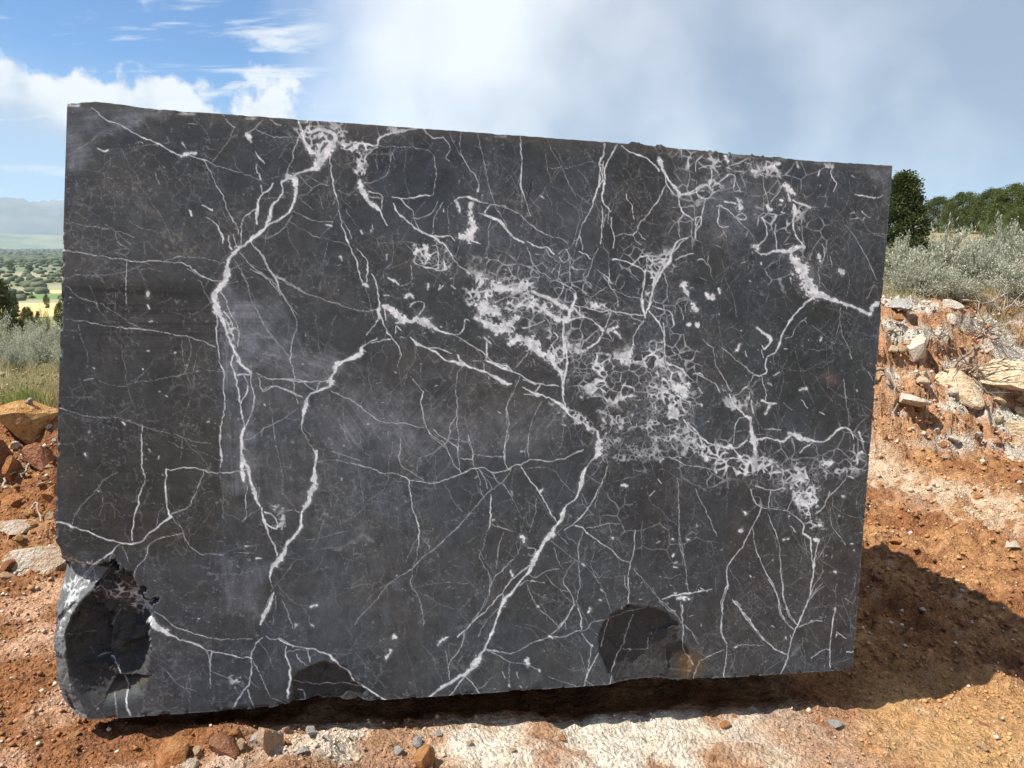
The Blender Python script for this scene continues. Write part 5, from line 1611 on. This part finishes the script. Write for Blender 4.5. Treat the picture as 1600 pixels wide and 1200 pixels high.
scatter(16, 0, 90, 672, 698, 9, 15, ['pale', 'grey', 'tan'], 'stone', 'in the drift below the ochre boulder', 'stones below the ochre boulder')
scatter(22, 0, 86, 704, 885, 9, 16, ['orange', 'brown', 'tan', 'ochre'], 'stone', 'in the heap left of the block', 'stones in the left heap')
scatter(20, 1385, 1600, 585, 690, 12, 23, ['pale', 'tan', 'cream', 'orange'], 'stone', 'in the rubble at the bank foot', 'stones at the bank foot')
scatter(10, 1375, 1600, 495, 575, 11, 20, ['orange', 'tan', 'cream', 'pale'], 'stone', 'stuck in the upper bank', 'stones in the upper bank')
scatter(9, 1360, 1600, 705, 795, 9, 14, ['pale', 'tan', 'orange'], 'stone', 'on the pale strip right of the block', 'stones on the pale strip')
scatter(16, 1360, 1600, 795, 1000, 10, 20, ['orange', 'brown'], 'clod', 'on the soil right of the block', 'clods right of the block')
scatter(18, 255, 460, 1150, 1200, 12, 26, ['tan', 'orange', 'brown'], 'clod', 'in the front row of rubble', 'clods in the front rubble')
scatter(8, 480, 1010, 1130, 1200, 9, 15, ['tan', 'orange', 'grey'], 'pebble', 'on the pale ground before the block', 'pebbles before the block')
scatter(10, 1010, 1600, 1110, 1200, 9, 15, ['tan', 'orange', 'brown'], 'pebble', 'on the yellow ground at the front right', 'pebbles at the front right')
scatter(12, 0, 160, 905, 1200, 9, 15, ['tan', 'orange', 'ochre'], 'pebble', 'on the orange soil at the front left', 'pebbles at the front left')


def gravel():
    """uncountable grit: tiny chips all over the worked ground"""
    r = np.random.default_rng(9); N = 62000
    octa = np.array([(1, 0, 0), (-1, 0, 0), (0, 1, 0), (0, -1, 0), (0, 0, 1), (0, 0, -1)], float)
    of = np.array([(0, 2, 4), (2, 1, 4), (1, 3, 4), (3, 0, 4), (2, 0, 5), (1, 2, 5), (3, 1, 5), (0, 3, 5)])
    y = 1.9 + 7.2 * r.random(N) ** 1.6; x = r.uniform(-0.75, 0.75, N) * y
    b_ = -((x + 1.547) * FN[0] + (y - 2.344) * FN[1]); ax = x / y
    soft = sst(1.2, 2.0, x) * sst(2.9, 3.5, y) + sst(-1.5, -1.9, x)                       # crumbly soil beside the block
    keep = (fbm(x * 2.5, y * 2.5, 3, 3) + 0.25 * r.random(N) + 0.12 * np.clip(soft, 0, 1) - 0.14 * sst(-1.0, -.6, x) * sst(1.5, .9, x) * sst(3.2, 2.9, y) > 0.53) & ((b_ < 0.05) | (ax > .40) | (ax < -.55))
    x, y, soft = x[keep], y[keep], soft[keep]; n = len(x)
    s = np.clip(r.lognormal(-5.85, 0.65, n), 0.0013, 0.013) * (0.6 + 0.18 * y) * (1 + 0.5 * np.clip(soft, 0, 1))
    z = gz(x, y) + relief(x, y)
    sh = octa[None] * r.uniform(0.55, 1.25, (n, 6, 3)); sh[:, :, 2] *= 0.7
    a = r.uniform(0, 6.28, n); c_, s_ = np.cos(a)[:, None], np.sin(a)[:, None]
    X = sh[:, :, 0] * c_ - sh[:, :, 1] * s_; Y = sh[:, :, 0] * s_ + sh[:, :, 1] * c_
    co = np.stack([x[:, None] + X * s[:, None], y[:, None] + Y * s[:, None], z[:, None] + (sh[:, :, 2] + 0.25) * s[:, None]], -1).reshape(-1, 3)
    fs = (of[None] + (np.arange(n) * 6)[:, None, None]).reshape(-1, 3)
    cl = soil_colour(x, y, z) * r.uniform(0.72, 1.12, n)[:, None]
    odd = r.random(n) < 0.07; cl[odd] = np.array([0.62, 0.52, 0.41]) * r.uniform(.7, 1.1, odd.sum())[:, None]
    m, t = material('mixed_gravel'); finish(t, t.n('ShaderNodeAttribute', attribute_name='soil').outputs['Color'], 0.95, 0.12)
    tag(obj('gravel', mesh_np('gravel', co, fs, [m], False, {'soil': ('FLOAT_COLOR', np.repeat(cl, 6, 0))})), 'loose gravel and crumbs strewn over the red earth', 'gravel', kind='stuff')


gravel()

# ------------------------------------------------------------------ plants
def tubes(paths, sides=4):
    """list of (points, radii) -> verts, quads"""
    V, F = [], []
    for pts, rad in paths:
        pts = np.asarray(pts, float); base = len(V)
        for k, p in enumerate(pts):
            d = pts[min(k + 1, len(pts) - 1)] - pts[max(k - 1, 0)]; d /= np.linalg.norm(d) + 1e-9
            u = np.cross(d, (0.3, 0.2, 1)); u /= np.linalg.norm(u) + 1e-9; v_ = np.cross(d, u)
            for q in range(sides):
                a = 6.283 * q / sides; V.append(p + rad[k] * (math.cos(a) * u + math.sin(a) * v_))
        for k in range(len(pts) - 1):
            for q in range(sides):
                a = base + k * sides + q; b = base + k * sides + (q + 1) % sides
                F.append((a, b, b + sides, a + sides))
    return np.array(V), np.array(F)


def leaf_material(name, c0, c1, c2, trans=0.25):
    m, t = material(name); g = t.n('ShaderNodeNewGeometry'); ri = g.outputs['Random Per Island']
    oi = t.n('ShaderNodeObjectInfo').outputs['Random']
    c_ = t.mix(ri, c0, c1); c_ = t.mix(t.smooth(t.m('FRACT', t.m('MULTIPLY', ri, 7.31)), 0.75, 1.0, 0.0, 0.8), c_, c2)
    k = t.m('ADD', 0.85, t.m('MULTIPLY', oi, 0.3)); c_ = t.mix(1.0, c_, t.n('ShaderNodeCombineColor', {0: k, 1: k, 2: k}).outputs[0], 'MULTIPLY')
    finish(t, c_, 0.8, 0.2, trans=trans)
    return m


def leaves(pos, dirs, ln, wd, r):
    """diamond leaves at pos along dirs"""
    n = len(pos); d = dirs / (np.linalg.norm(dirs, axis=1, keepdims=True) + 1e-9)
    u = np.cross(d, r.normal(size=(n, 3))); u /= np.linalg.norm(u, axis=1, keepdims=True) + 1e-9
    l = (ln * r.uniform(.6, 1.3, n))[:, None]; w_ = (wd * r.uniform(.7, 1.3, n))[:, None]
    co = np.stack([pos, pos + d * l * .5 + u * w_, pos + d * l, pos + d * l * .5 - u * w_], 1).reshape(-1, 3)
    return co, np.arange(4 * n).reshape(n, 4)


M_SAGE = leaf_material('silver_sage_leaf', (0.30, 0.32, 0.23), (0.50, 0.50, 0.38), (0.60, 0.58, 0.46))
M_OLIVE = leaf_material('green_shrub_leaf', (0.10, 0.15, 0.05), (0.20, 0.25, 0.09), (0.30, 0.33, 0.13))
M_LIME = leaf_material('yellow_green_leaf', (0.24, 0.30, 0.06), (0.36, 0.40, 0.10), (0.44, 0.44, 0.18))
M_PINE = leaf_material('dark_needle', (0.040, 0.065, 0.024), (0.10, 0.125, 0.045), (0.19, 0.18, 0.065), 0.15)
M_JUNI = leaf_material('juniper_green', (0.060, 0.090, 0.028), (0.14, 0.17, 0.055), (0.22, 0.22, 0.08), 0.2)
M_TWIG = flat_material('grey_twig', (0.30, 0.26, 0.21), (0.42, 0.38, 0.32), 30)
M_BARK = flat_material('dark_bark', (0.10, 0.075, 0.05), (0.17, 0.13, 0.09), 8)
M_ROOT = flat_material('dry_root', (0.22, 0.16, 0.11), (0.34, 0.27, 0.20), 25)


def shrub_parts(seed, stems=80, per=120, ln=0.06, wd=0.011):
    """a knee-high bush of unit radius: stems fan out of the base, leaves crowd their outer ends"""
    r = np.random.default_rng(seed); paths, P, Dv = [], [], []
    for _ in range(stems):
        az = r.uniform(0, 6.283); el = R(r.uniform(12, 88)); L_ = r.uniform(0.65, 1.05) * (0.8 + 0.25 * math.sin(3 * az + seed))
        d = np.array([math.cos(az) * math.cos(el), math.sin(az) * math.cos(el), math.sin(el) * 0.9])
        k = 7; t = np.linspace(0, 1, k)[:, None]
        bend = np.array([*(r.normal(0, .16, 2)), r.uniform(-.05, .22)])
        pts = r.normal(0, .05, 3) * (1, 1, 0) + d * L_ * t + bend * t * t + np.cumsum(r.normal(0, .018, (k, 3)), 0)
        pts[:, 2] = np.maximum(pts[:, 2], 0.01)
        paths.append((pts, np.linspace(0.011, 0.003, k)))
        s = np.clip(r.beta(2.6, 1.3, per), 0, .999) * (k - 1); i = s.astype(int); f = (s - i)[:, None]
        c_ = pts[i] * (1 - f) + pts[np.minimum(i + 1, k - 1)] * f
        P.append(c_ + r.normal(0, 0.045, (per, 3))); Dv.append(d + r.normal(0, .75, (per, 3)) + (0, 0, .35))
    tw = tubes(paths, 3); lf = leaves(np.concatenate(P), np.concatenate(Dv), ln, wd, r)
    return mesh_np('stems', *tw, [M_TWIG]), mesh_np('foliage', *lf, [M_SAGE])


SHRUB = [shrub_parts(1), shrub_parts(2, 70, 130, .065, .011), shrub_parts(3, 90, 105, .055, .010)]


def put_shrub(name, x, y, rad, high, label, kind=0, mat=None, group=None, rz=0.0):
    e = empty(name, (x, y, gh(x, y) - 0.03), rz); e.scale = (rad, rad, high)
    s, f = SHRUB[kind]
    obj('stems', s, e); fo = obj('foliage', f, e)
    if mat: fo.material_slots[0].link = 'OBJECT'; fo.material_slots[0].material = mat
    return tag(e, label, 'shrub', group)


BANKG, LEFTG = 'silver shrubs on top of the bank', 'silver shrubs left of the block'
for px, d, wpx, hpx, k, lb in [
        (1415, 9.3, 100, 74, 0, 'silver-grey shrub on the bank crest next to the right edge of the block'),
        (1462, 10.4, 130, 112, 1, 'tall silver-grey shrub in the middle of the bank top'),
        (1478, 9.2, 110, 62, 2, 'low silver-grey shrub in front of the tall one on the bank'),
        (1540, 10.0, 130, 96, 0, 'broad silver-grey shrub on the bank right of the tall one'),
        (1560, 12.5, 84, 98, 1, 'feathery pale shrub standing up against the green trees'),
        (1584, 9.4, 110, 72, 2, 'silver-grey shrub on the bank at the right edge of the picture'),
        (1610, 11.2, 120, 106, 0, 'pale shrub behind the right edge shrub on the bank'),
        (1510, 13.5, 90, 66, 2, 'distant silver shrub behind the broad one on the bank'),
        (1400, 12.0, 60, 74, 1, 'grey shrub at the foot of the tall conifer behind the block')]:
    x, y = on_ray(px, d); put_shrub('silver_shrub', x, y, px_size(wpx, y) / 2 * 1.2, px_size(hpx, y) * 0.93, lb, k, None, BANKG, px * .37)
for px, d, wpx, hpx, k, lb in [
        (12, 8.2, 74, 66, 0, 'silver shrub at the left edge of the picture, nearest of the left shrubs'),
        (58, 8.8, 84, 62, 1, 'silver shrub in the middle of the left group behind the ochre boulder'),
        (100, 8.4, 70, 62, 2, 'silver shrub half hidden behind the left edge of the block'),
        (30, 10.6, 84, 60, 2, 'silver shrub in the second row on the left'),
        (84, 11.0, 80, 74, 0, 'tall silver shrub in the second row beside the block'),
        (-8, 12.0, 90, 74, 1, 'silver shrub under the dark tree at the left edge'),
        (52, 13.5, 90, 60, 0, 'farthest silver shrub on the left, below the round dark bush')]:
    x, y = on_ray(px, d); put_shrub('silver_shrub', x, y, px_size(wpx, y) / 2, px_size(hpx, y) * .95, lb, k, None, LEFTG, px * .41)
x, y = on_ray(70, 14.5); put_shrub('green_shrub', x, y, px_size(34, y) / 2, px_size(66, y), 'yellow-green bush behind the silver shrubs on the left', 1, M_LIME)
x, y = on_ray(1530, 16); put_shrub('green_shrub', x, y, px_size(60, y) / 2, px_size(72, y), 'green bush between the silver shrubs and the trees on the right', 2, M_OLIVE)
x, y = on_ray(1378, 11.5); put_shrub('green_shrub', x, y, px_size(50, y) / 2, px_size(60, y), 'olive bush at the block edge below the tall conifer', 0, M_OLIVE)


def crown(seed, shape, n_clump, per, leaf, spread):
    """tufts of foliage filling a crown of unit height"""
    r = np.random.default_rng(seed); P, Dv = [], []
    for _ in range(n_clump):
        h = r.random() ** 0.85; rad = shape(h) * (0.80 + 0.32 * r.random()); az = r.uniform(0, 6.283)
        f = r.random() ** 0.35
        c_ = np.array([rad * f * math.cos(az), rad * f * math.sin(az), h])
        o = r.normal(0, 1, (per, 3)) * spread * (0.7 + 0.6 * r.random()) * (1, 1, .75)
        P.append(c_ + o); Dv.append(o / spread * .8 + c_ * (1, 1, 0) * 1.5 + (0, 0, .5) + r.normal(0, .5, (per, 3)))
    P = np.concatenate(P); P[:, 2] = np.maximum(P[:, 2], 0.02)
    return leaves(P, np.concatenate(Dv), leaf, leaf * .36, r)


def trunk(seed, high, rad):
    r = np.random.default_rng(seed); k = 8; t = np.linspace(0, 1, k)[:, None]
    pts = np.concatenate([np.cumsum(r.normal(0, .012, (k, 2)), 0), t * high], 1); paths = [(pts, np.linspace(rad, rad * .2, k))]
    for _ in range(14):
        h = r.uniform(.12, .8) * high; az = r.uniform(0, 6.283); L_ = (0.34 - .22 * h / high)
        q = np.linspace(0, 1, 4)[:, None]; p0 = np.array([0, 0, h])
        paths.append((p0 + np.array([math.cos(az), math.sin(az), .35]) * L_ * q, np.linspace(rad * .4, rad * .1, 4)))
    return tubes(paths, 6)


TREES = {'conifer': (lambda h: 0.30 * (1 - h) ** .75 + .03, 200, 110, .028, .030), 'round': (lambda h: 0.50 * math.sqrt(max(1 - (2 * h - .95) ** 2, .02)), 180, 100, .030, .038),
         'dome': (lambda h: 0.62 * math.sqrt(max(1 - h * h * .96, .02)), 210, 110, .025, .038), 'small': (lambda h: 0.40 * math.sqrt(max(1 - (2 * h - .85) ** 2, .04)), 60, 24, .11, .07)}
TM = {}
for k_, (nm, (sh, nc, per, lf, spd)) in enumerate(TREES.items()):
    TM[nm] = [(mesh_np('trunk', *trunk(50 + k_, .9, .028 if nm != 'small' else .04), [M_BARK]),
               mesh_np('crown', *crown(60 + 7 * k_ + v_, sh, nc, per, lf, spd), [M_PINE if nm == 'conifer' else M_JUNI])) for v_ in range(1 if nm == 'conifer' else 2)]


def put_tree(name, px, d, wpx, top_py, label, kind, var=0, group=None, base=None, mat=None):
    x, y = on_ray(px, d); g = gh(x, y) if base is None else base
    top = CAM_H - math.tan(math.atan((top_py - 600) / FOC) + PITCH) * d
    hi = max(top - g, 0.5); half = {'conifer': .33, 'round': .52, 'dome': .64, 'small': .44}[kind]
    wd = px_size(wpx, d) / 2 / half
    e = empty(name, (x, y, g), px * 1.3); e.scale = (wd, wd, hi)
    tr, cr = TM[kind][var]
    obj('trunk', tr, e); c_ = obj('crown', cr, e)
    if mat: c_.material_slots[0].link = 'OBJECT'; c_.material_slots[0].material = mat
    return tag(e, label, 'tree', group)


RT, VT = 'trees on the rise to the right', 'trees scattered over the plain'
put_tree('conifer_tree', 1395, 21, 98, 274, 'dark tall conifer rising behind the right edge of the block', 'conifer')
for px, d, wpx, top, k, v_, lb in [
        (1452, 42, 60, 314, 'dome', 0, 'leftmost round tree of the row on the right skyline'), (1488, 40, 62, 306, 'dome', 1, 'second round tree from the left on the right skyline'),
        (1532, 38, 74, 302, 'dome', 0, 'third round tree from the left on the right skyline'), (1562, 36, 70, 294, 'round', 1, 'tall round tree on the right skyline, fourth from the left'),
        (1598, 34, 84, 287, 'dome', 1, 'highest tree of the right skyline, cut by the picture edge'), (1576, 30, 54, 330, 'dome', 0, 'low tree in front of the highest skyline tree'),
        (1512, 46, 60, 322, 'round', 0, 'tree filling the gap behind the second and third skyline trees')]:
    put_tree('juniper_tree', px, d, wpx * 1.06, top - 4, lb, k, v_, RT)
put_tree('oak_tree', -14, 30, 70, 426, 'big dark tree cut off by the left edge of the picture', 'round', 1, mat=M_PINE)
put_tree('oak_tree', 16, 26, 46, 486, 'lower dark tree right of the big one at the left edge', 'dome', 0, mat=M_PINE)
put_tree('oak_tree', 43, 62, 30, 481, 'round dark bushy tree in front of the wheat field', 'dome', 1)
put_tree('oak_tree', 59, 64, 13, 488, 'small dark bush right of the round bushy tree', 'dome', 0)
put_tree('oak_tree', 96, 48, 26, 474, 'dark tree half hidden by the left edge of the block', 'round', 0)
put_tree('conifer_tree', 25, 440, 14, 458, 'pointed dark conifer beyond the near wheat field', 'conifer', 0)
put_tree('oak_tree', 75, 470, 9, 460, 'small dark tree at the right edge of the green field', 'round', 1)
put_tree('oak_tree', 26, 1250, 12, 411, 'largest dark tree in the middle of the plain, left one', 'round', 0)
put_tree('oak_tree', 54, 1200, 12, 414, 'largest dark tree in the middle of the plain, right one', 'round', 1)
tr_ = random.Random(12)
for _ in range(64):
    py = 394 + 76 * tr_.random() ** 1.25; px = tr_.uniform(-30, 125); x, y = plain_at(px, py)
    if 459 < py < 470 and tr_.random() < .75: continue
    hp = tr_.uniform(3.5, 6.0) * (1.0 if py > 415 else 0.65); wp = hp * tr_.uniform(.8, 2.0)
    put_tree('plain_tree', px, y, wp, py - hp, 'small dark tree or bush dotted on the plain far below', 'small', tr_.randrange(2), VT, base=-36)


def far_wood():
    """the belts of woodland that close the plain, one mass of crowns"""
    r = np.random.default_rng(4); C, Fc = [], []; n = 0
    for y0, y1, cnt, keep in ((520, 1700, 260, .45), (1700, 2600, 600, .45), (2600, 5200, 800, .48), (5500, 9000, 800, .44)):
        y = r.uniform(y0, y1, cnt); x = -y * r.uniform(.52, .72, cnt); m = fbm(x / 350, y / 500, 3, 3) > keep
        for a, b in zip(x[m], y[m]):
            h = r.uniform(3, 12 if b > 1700 else 6) * (1 + b / 9000); w_ = h * r.uniform(.6, 1.3)
            k = 7; an = np.linspace(0, 6.283, k, endpoint=False) + r.random()
            ring = lambda s, zz: np.stack([a + w_ * s * np.cos(an) * r.uniform(.8, 1.2, k), b + w_ * s * np.sin(an), -36 + h * zz * r.uniform(.9, 1.1, k)], 1)
            v_ = np.concatenate([ring(.8, 0), ring(1, .45), ring(.62, .85), [[a, b, -36 + h]]]); C.append(v_)
            for q in range(k):
                p = (q + 1) % k
                for s in (0, k): Fc += [(n + s + q, n + s + p, n + s + k + p), (n + s + q, n + s + k + p, n + s + k + q)]
                Fc.append((n + 2 * k + q, n + 2 * k + p, n + 3 * k))
            n += 3 * k + 1
    tag(obj('far_woodland', mesh_np('far_woodland', np.concatenate(C), Fc, [flat_material('far_crowns', (0.075, 0.09, 0.05), (0.13, 0.14, 0.085), .05)])), 'belts of dark woodland across the far plain', 'woodland', kind='stuff')


far_wood()


def grass(name, spots, label, mats, seed):
    r = np.random.default_rng(seed); rep = lambda k: np.concatenate([np.full(s[3], s[k], float) for s in spots])
    x0, y0, rad, hgt = rep(0), rep(1), rep(2), rep(4); N = len(x0)
    a = r.uniform(0, 6.283, N); q = rad * np.sqrt(r.random(N)); x, y = x0 + q * np.cos(a), y0 + q * np.sin(a); z = gz(x, y) + relief(x, y) - .01
    h = hgt * r.uniform(.45, 1.2, N); b = r.normal(0, .35, (N, 2)) * h[:, None]; w_ = r.uniform(.002, .0045, N); c_, s_ = w_ * np.cos(a * 3), w_ * np.sin(a * 3)
    P = lambda *t: np.stack(t, 1)
    V = np.stack([P(x - c_, y - s_, z), P(x + c_, y + s_, z), P(x + b[:, 0] * .4 + c_ * .7, y + b[:, 1] * .4 + s_ * .7, z + h * .6), P(x + b[:, 0] * .4 - c_ * .7, y + b[:, 1] * .4 - s_ * .7, z + h * .6), P(x + b[:, 0], y + b[:, 1], z + h)], 1).reshape(-1, 3)
    F = (np.array([(0, 1, 2), (0, 2, 3), (3, 2, 4)])[None] + 5 * np.arange(N)[:, None, None]).reshape(-1, 3)
    return tag(obj(name, mesh_np(name, V, F, [mats])), label, 'grass', kind='stuff')


M_DRY = leaf_material('dry_grass_blade', (0.36, 0.29, 0.14), (0.52, 0.44, 0.24), (0.30, 0.29, 0.10), .3)
M_FRESH = leaf_material('green_grass_blade', (0.16, 0.22, 0.05), (0.28, 0.34, 0.09), (0.40, 0.38, 0.16), .3)
gr = random.Random(3)
sp_ = []
for _ in range(60):
    x, y = on_ray(gr.uniform(-20, 110), gr.uniform(5.3, 10)); sp_.append((x, y, .25, 60, .13))
for _ in range(90):
    x, y = on_ray(gr.uniform(1375, 1620), gr.uniform(8.75, 11)); sp_.append((x, y, .22, 55, .14))
grass('dry_grass', sp_, 'dry straw-coloured grass on the bank top and behind the left heap', M_DRY, 1)
sp_ = [(*on_ray(gr.uniform(12, 34), gr.uniform(5.4, 6.0)), .12, 110, .17) for _ in range(5)]
grass('green_grass', sp_, 'fresh green grass tuft beside the ochre boulder', M_FRESH, 2)


def dead_bush(name, px, py, size_px, label, n, seed, flat=0.0, mat=None):
    """leafless branching tangle"""
    x, y, z = at(px, py); s = px_size(size_px, y); r = np.random.default_rng(seed); paths = []
    for _ in range(n):
        az = r.uniform(-.2, 3.34); el = r.uniform(-.5, 1.0) if flat else r.uniform(.2, 1.3)
        d = np.array([math.cos(az), -abs(math.sin(az)) * .6 if flat else math.sin(az), math.sin(el)]); k = 6
        pts = np.cumsum(np.concatenate([[r.normal(0, .02, 3)], d * s / k + r.normal(0, s * .05, (k, 3))]), 0); paths.append((pts, np.linspace(s * .022, s * .005, k + 1)))
        for _ in range(3):
            i = r.integers(1, k); q = np.linspace(0, 1, 4)[:, None]; d2 = d + r.normal(0, .7, 3)
            paths.append((pts[i] + d2 * s * .4 * q * r.uniform(.4, 1), np.linspace(s * .011, s * .003, 4)))
    o = obj(name, mesh_np(name, *tubes(paths, 4), [mat or M_TWIG])); o.location = (x, y - .04, z + .02)
    return tag(o, label, 'dead bush')


dead_bush('dead_bush', 1462, 532, 34, 'brown dry root tangle in the upper bank near the block', 16, 1, 1, M_ROOT)
dead_bush('dead_bush', 1532, 520, 52, 'grey dead bush hanging over the middle of the bank', 18, 2, 1)
dead_bush('dead_bush', 1512, 580, 62, 'grey root tangle spread over the cream-white outcrop', 16, 3, 1, M_ROOT)
dead_bush('dead_bush', 1560, 486, 40, 'bare grey twigs on the bank crest towards the right', 14, 4, 0)
dead_bush('dead_bush', 1590, 476, 40, 'bare grey twigs under the right edge shrub', 14, 5, 0)
dead_bush('dead_bush', 1430, 468, 36, 'bare grey twigs on the crest below the first silver shrub', 12, 6, 0)


def branch(name, pts, rad, label, mat=None, cat='branch'):
    P = []
    for px, py, lift in pts: x, y, z = at(px, py); P.append((x, y, z + lift))
    P = np.array(P); t = np.linspace(0, len(P) - 1, 4 * len(P)); i = np.minimum(t.astype(int), len(P) - 2); f = (t - i)[:, None]
    Q = P[i] * (1 - f) + P[i + 1] * f + np.random.default_rng(len(label)).normal(0, rad * .5, (len(t), 3))
    o = P[0]; ob = obj(name, mesh_np(name, *tubes([(Q - o, np.linspace(rad, rad * .45, len(t)))], 6), [mat or M_TWIG], True)); ob.location = o
    return tag(ob, label, cat)


branch('root', [(1352, 588, .03), (1382, 596, .06), (1396, 612, .06), (1400, 640, .02)], .022, 'curved bare root arching down the bank beside the block', M_ROOT, 'root')
branch('root', [(1366, 520, .03), (1385, 518, .04), (1410, 514, .02)], .016, 'dark root lying flat in the upper bank next to the block', M_ROOT, 'root')
branch('branch', [(1500, 484, .1), (1540, 486, .05), (1575, 472, .12), (1600, 462, .2)], .014, 'long grey branch along the bank crest')
branch('branch', [(1478, 590, .05), (1500, 572, .10), (1530, 550, .06)], .024, 'thick grey branch across the cream-white outcrop', M_ROOT)
branch('branch', [(34, 750, .02), (46, 738, .05), (56, 728, .03)], .009, 'straight grey twig below the red-brown clod')
branch('branch', [(4, 765, .02), (12, 752, .06), (28, 750, .02)], .009, 'bent grey twig at the left edge of the picture')
branch('branch', [(46, 808, .03), (60, 806, .05), (66, 826, .02)], .008, 'thin forked twig behind the narrow pale slab')
branch('branch', [(24, 900, .02), (34, 904, .03), (46, 902, .02)], .008, 'short twig in front of the large pale slab')

# ------------------------------------------------------------------ air
def haze():
    x, y0, y1, z0, z1 = 24000, -300, 24500, -80, 1010
    co = [(a, b, c_) for c_ in (z0, z1) for b in (y0, y1) for a in (-x, x)]
    fs = [(0, 2, 3, 1), (4, 5, 7, 6), (0, 1, 5, 4), (2, 6, 7, 3), (0, 4, 6, 2), (1, 3, 7, 5)]
    me = bpy.data.meshes.new('haze'); me.from_pydata(co, [], fs); me.update()
    m = bpy.data.materials.new('pale_air'); m.use_nodes = True; t = NT(m.node_tree)
    v_ = t.n('ShaderNodeVolumePrincipled', {'Color': (0.58, 0.78, 1.0, 1), 'Density': HAZE, 'Anisotropy': 0.0})
    t.n('ShaderNodeOutputMaterial', {'Volume': v_.outputs[0]})
    me.materials.append(m)
    tag(obj('haze', me), 'pale blue haze over the far plain and mountains', 'haze', kind='stuff')


HAZE = 0.42e-4
haze()
